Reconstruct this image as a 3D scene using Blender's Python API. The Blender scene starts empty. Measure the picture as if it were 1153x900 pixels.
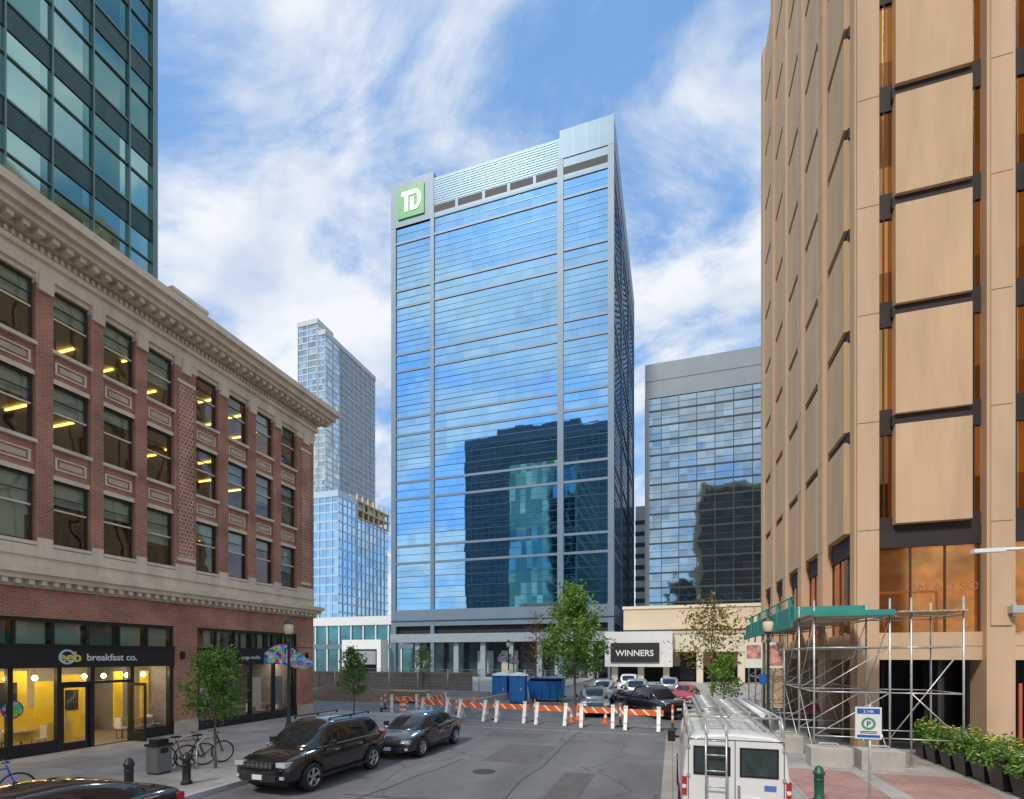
import bpy, bmesh, math, random
from mathutils import Vector, Matrix
R=math.radians
scene=bpy.context.scene
rnd=random.Random(7)

# ------------------------------------------------------------------ materials
MATS={}
def newmat(name):
    m=bpy.data.materials.new(name); m.use_nodes=True
    nt=m.node_tree; b=nt.nodes['Principled BSDF']
    return m,nt,b
def P(name,col,rough=.6,metal=0.,var=.12,scale=1.5,bump=0.,bscale=30,coat=0.,emit=None,es=0.,streak=0.):
    if name in MATS: return MATS[name]
    m,nt,b=newmat(name)
    N=nt.nodes; L=nt.links
    b.inputs['Roughness'].default_value=rough
    b.inputs['Metallic'].default_value=metal
    b.inputs['Coat Weight'].default_value=coat
    g=N.new('ShaderNodeNewGeometry')
    if var>0:
        mp=N.new('ShaderNodeMapping'); mp.inputs['Scale'].default_value=(1,1,1 if streak==0 else .15)
        L.new(g.outputs['Position'],mp.inputs[0])
        n=N.new('ShaderNodeTexNoise'); n.inputs['Scale'].default_value=scale; n.inputs['Detail'].default_value=3
        n.inputs['Roughness'].default_value=.7
        L.new(mp.outputs[0],n.inputs['Vector'])
        mr=N.new('ShaderNodeMapRange'); mr.inputs['From Min'].default_value=.3; mr.inputs['From Max'].default_value=.7
        mr.inputs['To Min'].default_value=1-var; mr.inputs['To Max'].default_value=1+var
        L.new(n.outputs['Fac'],mr.inputs[0])
        mx=N.new('ShaderNodeVectorMath'); mx.operation='SCALE'
        mx.inputs[0].default_value=col[:3]; L.new(mr.outputs[0],mx.inputs['Scale'])
        L.new(mx.outputs[0],b.inputs['Base Color'])
    else: b.inputs['Base Color'].default_value=(*col[:3],1)
    if bump>0:
        n2=N.new('ShaderNodeTexNoise'); n2.inputs['Scale'].default_value=bscale; n2.inputs['Detail'].default_value=1
        L.new(g.outputs['Position'],n2.inputs['Vector'])
        bp=N.new('ShaderNodeBump'); bp.inputs['Strength'].default_value=bump; bp.inputs['Distance'].default_value=.02
        L.new(n2.outputs['Fac'],bp.inputs['Height']); L.new(bp.outputs[0],b.inputs['Normal'])
    if emit: 
        b.inputs['Emission Color'].default_value=(*emit,1); b.inputs['Emission Strength'].default_value=es
    MATS[name]=m; return m

def swz(nt,vertical=True):
    """coords (x+y, z) for walls"""
    N=nt.nodes; L=nt.links
    g=N.new('ShaderNodeNewGeometry'); s=N.new('ShaderNodeSeparateXYZ'); L.new(g.outputs['Position'],s.inputs[0])
    a=N.new('ShaderNodeMath'); a.operation='ADD'; L.new(s.outputs[0],a.inputs[0]); L.new(s.outputs[1],a.inputs[1])
    return g,a.outputs[0],s.outputs[2],s

def brickmat(name,c1,c2,mort,bw=.22,bh=.075,ms=.012):
    m,nt,b=newmat(name); N=nt.nodes; L=nt.links
    g,h,z,s=swz(nt)
    c=N.new('ShaderNodeCombineXYZ'); L.new(h,c.inputs[0]); L.new(z,c.inputs[1])
    t=N.new('ShaderNodeTexBrick'); L.new(c.outputs[0],t.inputs['Vector'])
    t.inputs['Color1'].default_value=(*c1,1); t.inputs['Color2'].default_value=(*c2,1); t.inputs['Mortar'].default_value=(*mort,1)
    t.inputs['Scale'].default_value=1; t.inputs['Brick Width'].default_value=bw; t.inputs['Row Height'].default_value=bh
    t.inputs['Mortar Size'].default_value=ms; t.inputs['Mortar Smooth'].default_value=.3
    n=N.new('ShaderNodeTexNoise'); n.inputs['Scale'].default_value=.9; n.inputs['Detail'].default_value=4
    L.new(g.outputs['Position'],n.inputs['Vector'])
    mr=N.new('ShaderNodeMapRange'); mr.inputs['From Min'].default_value=.3; mr.inputs['From Max'].default_value=.7
    mr.inputs['To Min'].default_value=.72; mr.inputs['To Max'].default_value=1.25; L.new(n.outputs['Fac'],mr.inputs[0])
    mx=N.new('ShaderNodeVectorMath'); mx.operation='SCALE'; L.new(t.outputs['Color'],mx.inputs[0]); L.new(mr.outputs[0],mx.inputs['Scale'])
    L.new(mx.outputs[0],b.inputs['Base Color']); b.inputs['Roughness'].default_value=.85
    return m

def curtain(name,col,w=1.5,h=1.9,tilt=.006,rough=.03,metal=1.,var=.15,wav=.004,col2=None,oy=0.,oz=0.):
    m,nt,b=newmat(name); N=nt.nodes; L=nt.links
    g,hh,z,s=swz(nt)
    def cell(src,sz,off):
        a=N.new('ShaderNodeMath'); a.operation='SUBTRACT'; L.new(src,a.inputs[0]); a.inputs[1].default_value=off
        d=N.new('ShaderNodeMath'); d.operation='DIVIDE'; L.new(a.outputs[0],d.inputs[0]); d.inputs[1].default_value=sz
        f=N.new('ShaderNodeMath'); f.operation='FLOOR'; L.new(d.outputs[0],f.inputs[0]); return f.outputs[0]
    c=N.new('ShaderNodeCombineXYZ'); L.new(cell(hh,w,oy+.013),c.inputs[0]); L.new(cell(z,h,oz+.007),c.inputs[1])
    wn=N.new('ShaderNodeTexWhiteNoise'); wn.noise_dimensions='3D'; L.new(c.outputs[0],wn.inputs['Vector'])
    sub=N.new('ShaderNodeVectorMath'); sub.operation='SUBTRACT'; L.new(wn.outputs['Color'],sub.inputs[0]); sub.inputs[1].default_value=(.5,.5,.5)
    sc=N.new('ShaderNodeVectorMath'); sc.operation='SCALE'; L.new(sub.outputs[0],sc.inputs[0]); sc.inputs['Scale'].default_value=tilt
    no=N.new('ShaderNodeTexNoise'); no.inputs['Scale'].default_value=.35; no.inputs['Detail'].default_value=1
    L.new(g.outputs['Position'],no.inputs['Vector'])
    sub2=N.new('ShaderNodeVectorMath'); sub2.operation='SUBTRACT'; L.new(no.outputs['Color'],sub2.inputs[0]); sub2.inputs[1].default_value=(.5,.5,.5)
    sc2=N.new('ShaderNodeVectorMath'); sc2.operation='SCALE'; L.new(sub2.outputs[0],sc2.inputs[0]); sc2.inputs['Scale'].default_value=wav*4
    a1=N.new('ShaderNodeVectorMath'); a1.operation='ADD'; L.new(g.outputs['Normal'],a1.inputs[0]); L.new(sc.outputs[0],a1.inputs[1])
    a2=N.new('ShaderNodeVectorMath'); a2.operation='ADD'; L.new(a1.outputs[0],a2.inputs[0]); L.new(sc2.outputs[0],a2.inputs[1])
    nm=N.new('ShaderNodeVectorMath'); nm.operation='NORMALIZE'; L.new(a2.outputs[0],nm.inputs[0])
    L.new(nm.outputs[0],b.inputs['Normal'])
    if col2:
        mix=N.new('ShaderNodeMix'); mix.data_type='RGBA'; mix.inputs['A'].default_value=(*col,1); mix.inputs['B'].default_value=(*col2,1)
        pw=N.new('ShaderNodeMath'); pw.operation='POWER'; L.new(wn.outputs['Value'],pw.inputs[0]); pw.inputs[1].default_value=2.0
        L.new(pw.outputs[0],mix.inputs['Factor']); L.new(mix.outputs['Result'],b.inputs['Base Color'])
    else:
        mr=N.new('ShaderNodeMapRange'); mr.inputs['To Min'].default_value=1-var; mr.inputs['To Max'].default_value=1+var
        L.new(wn.outputs['Value'],mr.inputs[0])
        mx=N.new('ShaderNodeVectorMath'); mx.operation='SCALE'; mx.inputs[0].default_value=col; L.new(mr.outputs[0],mx.inputs['Scale'])
        L.new(mx.outputs[0],b.inputs['Base Color'])
    b.inputs['Roughness'].default_value=rough; b.inputs['Metallic'].default_value=metal
    return m

def clearglass(name,tint=(.7,.75,.75),refl=.18):
    m=bpy.data.materials.new(name); m.use_nodes=True; nt=m.node_tree; N=nt.nodes; L=nt.links
    for n in list(N): N.remove(n)
    o=N.new('ShaderNodeOutputMaterial'); mix=N.new('ShaderNodeMixShader')
    t=N.new('ShaderNodeBsdfTransparent'); t.inputs[0].default_value=(*tint,1)
    g=N.new('ShaderNodeBsdfGlossy'); g.inputs['Roughness'].default_value=.02
    ge=N.new('ShaderNodeNewGeometry'); no=N.new('ShaderNodeTexNoise'); no.inputs['Scale'].default_value=.8; no.inputs['Detail'].default_value=1
    L.new(ge.outputs['Position'],no.inputs['Vector'])
    bp=N.new('ShaderNodeBump'); bp.inputs['Strength'].default_value=.08; bp.inputs['Distance'].default_value=.2; L.new(no.outputs[0],bp.inputs['Height']); L.new(bp.outputs[0],g.inputs['Normal'])
    lw=N.new('ShaderNodeLayerWeight'); lw.inputs[0].default_value=.35
    mr=N.new('ShaderNodeMapRange'); mr.inputs['To Min'].default_value=refl; mr.inputs['To Max'].default_value=.9
    L.new(lw.outputs['Fresnel'],mr.inputs[0]); L.new(mr.outputs[0],mix.inputs[0])
    L.new(t.outputs[0],mix.inputs[1]); L.new(g.outputs[0],mix.inputs[2]); L.new(mix.outputs[0],o.inputs[0])
    return m

def pavemat(name,col,tw,th,joint=.6,var=.12,rough=.85):
    m,nt,b=newmat(name); N=nt.nodes; L=nt.links
    g=N.new('ShaderNodeNewGeometry')
    t=N.new('ShaderNodeTexBrick'); L.new(g.outputs['Position'],t.inputs['Vector'])
    t.offset=0 if tw>.5 else .5
    t.inputs['Color1'].default_value=(*[c*(1-var) for c in col],1); t.inputs['Color2'].default_value=(*[c*(1+var) for c in col],1)
    t.inputs['Mortar'].default_value=(*[c*joint for c in col],1); t.inputs['Scale'].default_value=1
    t.inputs['Brick Width'].default_value=tw; t.inputs['Row Height'].default_value=th; t.inputs['Mortar Size'].default_value=.012
    n=N.new('ShaderNodeTexNoise'); n.inputs['Scale'].default_value=.7; n.inputs['Detail'].default_value=6; n.inputs['Roughness'].default_value=.75
    L.new(g.outputs['Position'],n.inputs['Vector'])
    mr=N.new('ShaderNodeMapRange'); mr.inputs['From Min'].default_value=.3; mr.inputs['From Max'].default_value=.7
    mr.inputs['To Min'].default_value=.72; mr.inputs['To Max'].default_value=1.22; L.new(n.outputs['Fac'],mr.inputs[0])
    mx=N.new('ShaderNodeVectorMath'); mx.operation='SCALE'; L.new(t.outputs['Color'],mx.inputs[0]); L.new(mr.outputs[0],mx.inputs['Scale'])
    L.new(mx.outputs[0],b.inputs['Base Color']); b.inputs['Roughness'].default_value=rough
    return m

def asphaltmat(name,base):
    m,nt,b=newmat(name); N=nt.nodes; L=nt.links
    g=N.new('ShaderNodeNewGeometry')
    mp=N.new('ShaderNodeMapping'); mp.inputs['Scale'].default_value=(1,.12,1); L.new(g.outputs['Position'],mp.inputs[0])
    n=N.new('ShaderNodeTexNoise'); n.inputs['Scale'].default_value=.9; n.inputs['Detail'].default_value=4; L.new(mp.outputs[0],n.inputs['Vector'])
    n3=N.new('ShaderNodeTexNoise'); n3.inputs['Scale'].default_value=.35; n3.inputs['Detail'].default_value=5; n3.inputs['Roughness'].default_value=.7; L.new(g.outputs['Position'],n3.inputs['Vector'])
    n2=N.new('ShaderNodeTexNoise'); n2.inputs['Scale'].default_value=30; n2.inputs['Detail'].default_value=2; L.new(g.outputs['Position'],n2.inputs['Vector'])
    v=N.new('ShaderNodeTexVoronoi'); v.feature='DISTANCE_TO_EDGE'; v.inputs['Scale'].default_value=.22; 
    ad0=N.new('ShaderNodeVectorMath'); ad0.operation='ADD'; L.new(g.outputs['Position'],ad0.inputs[0]); L.new(n3.outputs['Color'],ad0.inputs[1]); L.new(ad0.outputs[0],v.inputs['Vector'])
    cr=N.new('ShaderNodeMapRange'); cr.inputs['From Max'].default_value=.008; cr.inputs['To Min'].default_value=.45; L.new(v.outputs[0],cr.inputs[0])
    a=N.new('ShaderNodeMath'); a.operation='ADD'; L.new(n.outputs[0],a.inputs[0]); L.new(n3.outputs[0],a.inputs[1])
    mr=N.new('ShaderNodeMapRange'); mr.inputs['From Min'].default_value=.7; mr.inputs['From Max'].default_value=1.3; mr.inputs['To Min'].default_value=.72; mr.inputs['To Max'].default_value=1.28
    L.new(a.outputs[0],mr.inputs[0])
    mr2=N.new('ShaderNodeMapRange'); mr2.inputs['From Min'].default_value=.3; mr2.inputs['From Max'].default_value=.7; mr2.inputs['To Min'].default_value=.75; mr2.inputs['To Max'].default_value=1.25
    L.new(n2.outputs[0],mr2.inputs[0])
    mu=N.new('ShaderNodeMath'); mu.operation='MULTIPLY'; L.new(mr.outputs[0],mu.inputs[0]); L.new(mr2.outputs[0],mu.inputs[1])
    mu2=N.new('ShaderNodeMath'); mu2.operation='MULTIPLY'; L.new(mu.outputs[0],mu2.inputs[0]); L.new(cr.outputs[0],mu2.inputs[1])
    mx=N.new('ShaderNodeVectorMath'); mx.operation='SCALE'; mx.inputs[0].default_value=base; L.new(mu2.outputs[0],mx.inputs['Scale'])
    L.new(mx.outputs[0],b.inputs['Base Color']); b.inputs['Roughness'].default_value=.8
    return m

def leafmat(name,c1,c2):
    m,nt,b=newmat(name); N=nt.nodes; L=nt.links
    g=N.new('ShaderNodeNewGeometry'); 
    mix=N.new('ShaderNodeMix'); mix.data_type='RGBA'; mix.inputs['A'].default_value=(*c1,1); mix.inputs['B'].default_value=(*c2,1)
    L.new(g.outputs['Random Per Island'],mix.inputs['Factor']); L.new(mix.outputs['Result'],b.inputs['Base Color'])
    b.inputs['Roughness'].default_value=.5
    tr=N.new('ShaderNodeBsdfTranslucent'); L.new(mix.outputs['Result'],tr.inputs[0])
    ms=N.new('ShaderNodeMixShader'); ms.inputs[0].default_value=.35
    L.new(b.outputs[0],ms.inputs[1]); L.new(tr.outputs[0],ms.inputs[2]); L.new(ms.outputs[0],N['Material Output'].inputs[0])
    return m

def stripemat(name,c1,c2,w=.3,th=.62):
    m,nt,b=newmat(name); N=nt.nodes; L=nt.links
    g,h,z,s=swz(nt)
    a=N.new('ShaderNodeMath'); a.operation='ADD'; L.new(h,a.inputs[0]); L.new(z,a.inputs[1])
    d=N.new('ShaderNodeMath'); d.operation='DIVIDE'; L.new(a.outputs[0],d.inputs[0]); d.inputs[1].default_value=w
    f=N.new('ShaderNodeMath'); f.operation='FRACT'; L.new(d.outputs[0],f.inputs[0])
    gt=N.new('ShaderNodeMath'); gt.operation='GREATER_THAN'; L.new(f.outputs[0],gt.inputs[0]); gt.inputs[1].default_value=th
    mix=N.new('ShaderNodeMix'); mix.data_type='RGBA'; mix.inputs['A'].default_value=(*c1,1); mix.inputs['B'].default_value=(*c2,1)
    L.new(gt.outputs[0],mix.inputs['Factor']); L.new(mix.outputs['Result'],b.inputs['Base Color']); b.inputs['Roughness'].default_value=.4
    return m
def vormat(name,scale=7):
    m,nt,b=newmat(name); N=nt.nodes; L=nt.links
    g=N.new('ShaderNodeNewGeometry'); v=N.new('ShaderNodeTexVoronoi'); v.inputs['Scale'].default_value=scale; L.new(g.outputs['Position'],v.inputs['Vector'])
    h=N.new('ShaderNodeHueSaturation'); h.inputs['Saturation'].default_value=1.3; h.inputs['Value'].default_value=.9; L.new(v.outputs['Color'],h.inputs['Color'])
    L.new(h.outputs[0],b.inputs['Base Color']); return m

# ------------------------------------------------------------------ mesh builder
class M:
    def __init__(s): s.v=[];s.f=[];s.mi=[];s.mats=[];s.sm=[]
    def idx(s,mat):
        if mat not in s.mats: s.mats.append(mat)
        return s.mats.index(mat)
    def addf(s,f,mat,sm=False): s.f.append(f); s.mi.append(s.idx(mat)); s.sm.append(sm)
    def box(s,x0,x1,y0,y1,z0,z1,mat):
        if x0>x1:x0,x1=x1,x0
        if y0>y1:y0,y1=y1,y0
        if z0>z1:z0,z1=z1,z0
        n=len(s.v)
        s.v+=[(x0,y0,z0),(x1,y0,z0),(x1,y1,z0),(x0,y1,z0),(x0,y0,z1),(x1,y0,z1),(x1,y1,z1),(x0,y1,z1)]
        for f in [(0,3,2,1),(4,5,6,7),(0,1,5,4),(1,2,6,5),(2,3,7,6),(3,0,4,7)]: s.addf(tuple(n+i for i in f),mat)
    def poly(s,pts,mat,sm=False):
        n=len(s.v); s.v+=[tuple(p) for p in pts]; s.addf(tuple(range(n,n+len(pts))),mat,sm)
    def cyl(s,p0,p1,r0,r1,mat,n=8,cap=True):
        p0=Vector(p0);p1=Vector(p1); d=(p1-p0)
        if d.length<1e-6: return
        d.normalize(); a=Vector((0,0,1)) if abs(d.z)<.9 else Vector((1,0,0))
        u=d.cross(a).normalized(); w=d.cross(u); k=len(s.v)
        for p,r in((p0,r0),(p1,r1)):
            for i in range(n):
                t=2*math.pi*i/n; s.v.append(tuple(p+u*(r*math.cos(t))+w*(r*math.sin(t))))
        for i in range(n):
            j=(i+1)%n; s.addf((k+i,k+n+i,k+n+j,k+j),mat,True)
        if cap: s.addf(tuple(k+i for i in range(n)),mat); s.addf(tuple(k+n+i for i in reversed(range(n))),mat)
    def lathe(s,c,prof,mat,n=20,axis='z',sm=True):
        k=len(s.v)
        for r,h in prof:
            for i in range(n):
                t=2*math.pi*i/n; a=r*math.cos(t); b=r*math.sin(t)
                if axis=='z': p=(c[0]+a,c[1]+b,c[2]+h)
                elif axis=='y': p=(c[0]+a,c[1]+h,c[2]+b)
                else: p=(c[0]+h,c[1]+a,c[2]+b)
                s.v.append(p)
        for q in range(len(prof)-1):
            for i in range(n):
                j=(i+1)%n; s.addf((k+q*n+i,k+q*n+j,k+(q+1)*n+j,k+(q+1)*n+i),mat,sm)
    def torus(s,c,R0,r,mat,axis='y',n=24,m=6):
        pr=[(R0+r*math.cos(2*math.pi*i/m),r*math.sin(2*math.pi*i/m)) for i in range(m+1)]
        s.lathe(c,pr,mat,n,axis)
    def obj(s,name,parent=None,bevel=0,fix=False):
        me=bpy.data.meshes.new(name); me.from_pydata(s.v,[],s.f)
        for m in s.mats: me.materials.append(m)
        me.polygons.foreach_set('material_index',s.mi); me.polygons.foreach_set('use_smooth',s.sm)
        me.update()
        if fix:
            bm=bmesh.new(); bm.from_mesh(me); bmesh.ops.remove_doubles(bm,verts=bm.verts,dist=1e-4); bmesh.ops.recalc_face_normals(bm,faces=bm.faces); bm.to_mesh(me); bm.free()
        o=bpy.data.objects.new(name,me); scene.collection.objects.link(o)
        if parent: o.parent=parent
        if bevel:
            b=o.modifiers.new('Bevel','BEVEL'); b.width=bevel; b.segments=2; b.limit_method='ANGLE'
        return o
def empty(name,loc=(0,0,0),rz=0.):
    e=bpy.data.objects.new(name,None); scene.collection.objects.link(e); e.location=loc; e.rotation_euler=(0,0,rz); e.empty_display_size=.3
    return e
def text(body,loc,size,mat,rot,parent,name,ext=.01,align='LEFT',bold=0):
    c=bpy.data.curves.new(name,'FONT'); c.body=body; c.size=size; c.extrude=ext; c.align_x=align; c.offset=bold
    o=bpy.data.objects.new(name,c); scene.collection.objects.link(o); o.location=loc; o.rotation_euler=rot
    c.materials.append(mat); o.parent=parent; return o

# ------------------------------------------------------------------ palette
brick=brickmat('brick',(.50,.175,.09),(.38,.13,.07),(.42,.33,.26))
brick_orn=brickmat('brick_ornament',(.48,.18,.10),(.34,.12,.07),(.62,.52,.41),.17,.17,.02)
stone=P('limestone',(.74,.62,.47),.8,var=.15,scale=1.2,bump=.15,streak=1)
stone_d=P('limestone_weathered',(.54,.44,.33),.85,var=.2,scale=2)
black=P('black_metal',(.02,.02,.022),.35,var=0)
blackm=P('black_matte',(.025,.025,.027),.7,var=.2)
dkbrown=P('dark_brown_frame',(.05,.035,.03),.5,var=0)
white=P('white_paint',(.8,.8,.78),.45,var=.04)
whitep=P('white_plastic',(.82,.82,.8),.4,var=0)
concrete=P('concrete',(.44,.42,.38),.85,var=.15,scale=1.3,bump=.2)
darkint=P('dark_interior',(.05,.05,.05),.8,var=.3)
greyint=P('grey_interior',(.22,.21,.2),.8,var=.1)
ceilm=P('office_ceiling',(.5,.5,.48),.8,var=0)
yel_light=P('fluorescent_tube',(1,.8,.4),.5,var=0,emit=(1,.66,.14),es=3.6)
warm_light=P('warm_bulb',(1,.8,.5),.5,var=0,emit=(1,.78,.45),es=18)
shade=P('window_blind',(.55,.68,.54),.8,var=.05)
yellow=P('yellow_board',(.92,.62,.03),.5,var=.08)
glass=clearglass('window_glass',(.85,.88,.86),.10)
glass2=clearglass('shop_glass',(.95,.96,.95),.05)
asph=asphaltmat('asphalt',(.15,.15,.152))
asph2=asphaltmat('asphalt_far',(.17,.168,.163))
pave=pavemat('sidewalk_concrete',(.37,.345,.32),1.5,1.5)
pink=pavemat('pink_pavers',(.42,.25,.21),.22,.11)
bay=pavemat('parking_bay_concrete',(.33,.30,.27),3.0,3.0)
kerbm=P('kerb_concrete',(.45,.43,.4),.85,var=.15,scale=3)
steel=P('galvanised_steel',(.6,.6,.57),.4,.6,var=.15,scale=6)
tyre=P('tyre_rubber',(.02,.02,.02),.85,var=0)
rim=P('alloy_rim',(.5,.51,.53),.3,.9,var=0)
carglass=P('car_glass',(.015,.018,.02),.04,0,var=0,coat=.3)
chrome=P('chrome',(.7,.7,.7),.12,1,var=0)
red_l=P('tail_lamp',(.5,.01,.01),.2,var=0,coat=1)
head_l=P('head_lamp',(.65,.68,.7),.1,.3,var=0,coat=1)
orange=P('safety_orange',(.9,.17,.02),.45,var=.05)
obstripe=stripemat('barrier_stripes',(.9,.15,.015),(.85,.82,.78),.55,.78)
bark=P('bark',(.16,.12,.09),.9,var=.3,scale=8)
teal=P('teal_paint',(.03,.27,.23),.5,var=.1)
lampgreen=P('lamp_post_green',(.02,.05,.04),.4,var=0)
globe=P('lamp_globe',(.8,.72,.5),.3,var=0)

# ------------------------------------------------------------------ ground
def flat(name,x0,x1,y0,y1,z,mat):
    m=M(); m.poly([(x0,y0,z),(x1,y0,z),(x1,y1,z),(x0,y1,z)],mat); return m.obj(name)
flat('ground',-2500,2500,-2500,2500,-.012,asph2)
flat('road',-11.2,-.3,-110,26.4,-.004,asph)
flat('parking_bay_pavement',-.28,2.3,-60,24,-.003,bay)
flat('cross_street',-160,160,27.2,41.5,-.005,asph)
mk=M()
wp=P('road_paint',(.42,.42,.40),.7,var=.45,scale=5)
for y in (23.6,26.0):
    mk.poly([(-11,y,.002),(-.6,y,.002),(-.6,y+.1,.002),(-11,y+.1,.002)],wp)
mk.obj('crosswalk_marking')
pv=M(); 
pm=P('asphalt_patch',(.115,.113,.11),.85,var=.2,scale=3)
for (x0,x1,y0,y1) in ((-6.2,-4.3,16,19.4),(-3.1,-2.2,9.5,15.2),(-8.,-5.5,21,22.4)):
    pv.poly([(x0,y0,0),(x1,y0,0),(x1,y1,0),(x0,y1,0)],pm)
seal=P('crack_sealant',(.05,.05,.05),.6,var=.2)
rq=random.Random(11)
for (xa,ya_,dx_,dy_,n_) in ((-4.0,8.,.0,.9,20),(-8.,11,.95,.15,8),(-7.6,9.,.1,.8,10)):
    px_,py_=xa,ya_
    for i in range(n_):
        nx,ny=px_+dx_*.9+rq.uniform(-.08,.08),py_+dy_*.9+rq.uniform(-.05,.05)
        d=Vector((nx-px_,ny-py_)).normalized(); o_=Vector((-d.y,d.x))*.018
        pv.poly([(px_-o_.x,py_-o_.y,.003),(nx-o_.x,ny-o_.y,.003),(nx+o_.x,ny+o_.y,.003),(px_+o_.x,py_+o_.y,.003)],seal); px_,py_=nx,ny
pv.obj('road_patch')
mh=M(); mh.lathe((-5.5,14.5,.001),[(0,.003),(.34,.003),(.36,.0)],P('cast_iron',(.06,.055,.05),.6,.5,var=.3,scale=20),28); mh.obj('manhole_cover')
def slab(name,x0,x1,y0,y1,mat,k=''):
    m=M(); m.box(x0,x1,y0,y1,-.1,.13,mat)
    c=.15
    if 'e' in k: m.box(x1,x1+c,y0,y1,-.1,.135,kerbm)
    if 'w' in k: m.box(x0-c,x0,y0,y1,-.1,.135,kerbm)
    if 'n' in k: m.box(x0,x1,y1,y1+c,-.1,.135,kerbm)
    if 's' in k: m.box(x0,x1,y0-c,y0,-.1,.135,kerbm)
    return m.obj(name)
slab('sidewalk',-20.75,-11.35,-110,26.9,pave,'en')
slab('sidewalk',2.45,6.6,-110,27,pave,'wn')
slab('plaza_pavement',6.601,60,-60,22,pave)
pk=M()
for (a,b,c,d_) in ((3.1,5.0,-30,17.2),(5.5,7.6,-30,17.2)): pk.poly([(a,c,.134),(b,c,.134),(b,d_,.134),(a,d_,.134)],pink)
pk.obj('paver_strip_pavement')
slab('plaza_pavement',-120,-12,42,81,pave,'se')
slab('sidewalk',2.5,90,46,74,pave,'sw')
slab('sidewalk',-10,2.35,64,74,pave,'s')

# ------------------------------------------------------------------ brick building (left)
FX=-20.75
root=empty('brick_commercial_building')
w=M()
WW=1.2
groups=[[3.10,4.79,6.44,8.1],[10.37,12.09,13.74,15.42],[17.67,19.44,21.18,22.95]]
wins=[y for g in groups for y in g]
floors=[(7.45,9.75),(10.95,13.15),(14.3,16.45)]
edges=[]
prev=2.0
for y in wins+[None]:
    y1=y if y is not None else 25.6
    edges.append((prev,y1)); prev=(y+WW) if y is not None else None
for (a,b) in edges:
    wide=(b-a)>.75
    w.box(FX-.45,FX+(.02 if wide else 0),a,b,7.3,16.3,brick)
    c=(a+b)/2
    if wide and b-a>.8:
        hw=min(.36,(b-a)/2-.12)
        w.box(FX+.02,FX+.075,c-hw,c+hw,7.9,15.6,brick_orn)
        w.box(FX+.02,FX+.10,c-hw-.07,c+hw+.07,15.6,15.75,stone); w.box(FX+.02,FX+.10,c-hw-.07,c+hw+.07,7.75,7.9,stone)
    w.box(FX-.45,FX+.06,a-.02,b+.02,16.3,16.62,stone)
    w.box(FX-.1,FX+.12,c-.22,c+.22,16.1,16.75,stone)
    w.box(FX-.1,FX+.05,a+.03,b-.03,7.3,7.6,stone)
wg=M(); fr=M(); ins=M()
for y in wins:
    z_prev=7.3
    for k,(z0,z1) in enumerate(floors):
        w.box(FX-.45,FX-.10,y,y+WW,z_prev,z0-.12,brick)
        w.box(FX-.45,FX+.05,y-.04,y+WW+.04,z0-.12,z0,stone)
        if k>0:
            zc=(z_prev+z0-.12)/2+.06; hh=.22
            w.box(FX-.10,FX-.06,y+.1,y+WW-.1,zc+hh-.05,zc+hh,stone); w.box(FX-.10,FX-.06,y+.1,y+WW-.1,zc-hh,zc-hh+.05,stone)
            w.box(FX-.10,FX-.065,y+.1,y+.16,zc-hh+.05,zc+hh-.05,stone); w.box(FX-.10,FX-.065,y+WW-.16,y+WW-.1,zc-hh+.05,zc+hh-.05,stone)
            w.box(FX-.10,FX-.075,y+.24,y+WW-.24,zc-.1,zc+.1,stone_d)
            w.box(FX-.45,FX-.04,y,y+WW,z_prev,z_prev+.16,stone)
        z_prev=z1
        x0,x1=FX-.24,FX-.16
        fr.box(x0,x1,y,y+.06,z0,z1,dkbrown); fr.box(x0,x1,y+WW-.06,y+WW,z0,z1,dkbrown)
        fr.box(x0,x1-.003,y+.06,y+WW-.06,z1-.08,z1,dkbrown); fr.box(x0,x1-.003,y+.06,y+WW-.06,z0,z0+.08,dkbrown)
        zm=z0+(z1-z0)*.55
        fr.box(x0,x1+.02,y+.06,y+WW-.06,zm-.03,zm+.03,stone)
        fr.box(x0+.01,x1-.02,y+.06,y+WW-.06,zm+.44,zm+.47,dkbrown)
        wg.poly([(FX-.21,y+.05,z0+.05),(FX-.21,y+WW-.05,z0+.05),(FX-.21,y+WW-.05,z1-.05),(FX-.21,y+.05,z1-.05)],glass)
        r=rnd.random()
        if r<.6:
            zl=z1-(z1-z0)*rnd.choice([.2,.35,.45,.6])
            ins.poly([(FX-.36,y,zl),(FX-.36,y+WW,zl),(FX-.36,y+WW,z1),(FX-.36,y,z1)],shade)
        if r>.85 or (k==0 and y<11 and y>10): 
            ins.poly([(FX-.37,y,z0),(FX-.37,y+WW*.9,z0),(FX-.37,y+WW*.9,z1),(FX-.37,y,z1)],shade)
    w.box(FX-.45,FX-.04,y,y+WW,16.45,16.62,stone)
w.box(FX-9,FX,-40,2.0,0,17.1,brick)
ins.box(FX-7,FX-.47,2.0,25.2,6.6,7.15,darkint)
for zf in (10.2,13.55,16.7):
    ins.box(FX-7,FX-.47,2.0,25.2,zf,zf+.25,ceilm)
    for yy in (3.5,5.5,7.2,9.4,11.2,13.0,14.6,16.2,18.2,20.,21.8,23.6):
        if rnd.random()<.65: ins.box(FX-2.6,FX-1.1,yy,yy+.06,zf-.09,zf-.03,yel_light)
        if rnd.random()<.8: ins.box(FX-5.,FX-3.6,yy+.3,yy+.36,zf-.09,zf-.03,yel_light)
ins.box(FX-7.2,FX-7,2.0,25.2,6,17,greyint)
for i in range(30):
    yy=2.3+rnd.random()*22; zf=rnd.choice((7.15,10.45,13.8)); hgt=rnd.uniform(.8,1.5)
    ins.box(FX-rnd.uniform(1.3,3),FX-.9,yy,yy+rnd.uniform(.3,.9),zf,zf+hgt,rnd.choice([darkint,greyint,blackm]))
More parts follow.
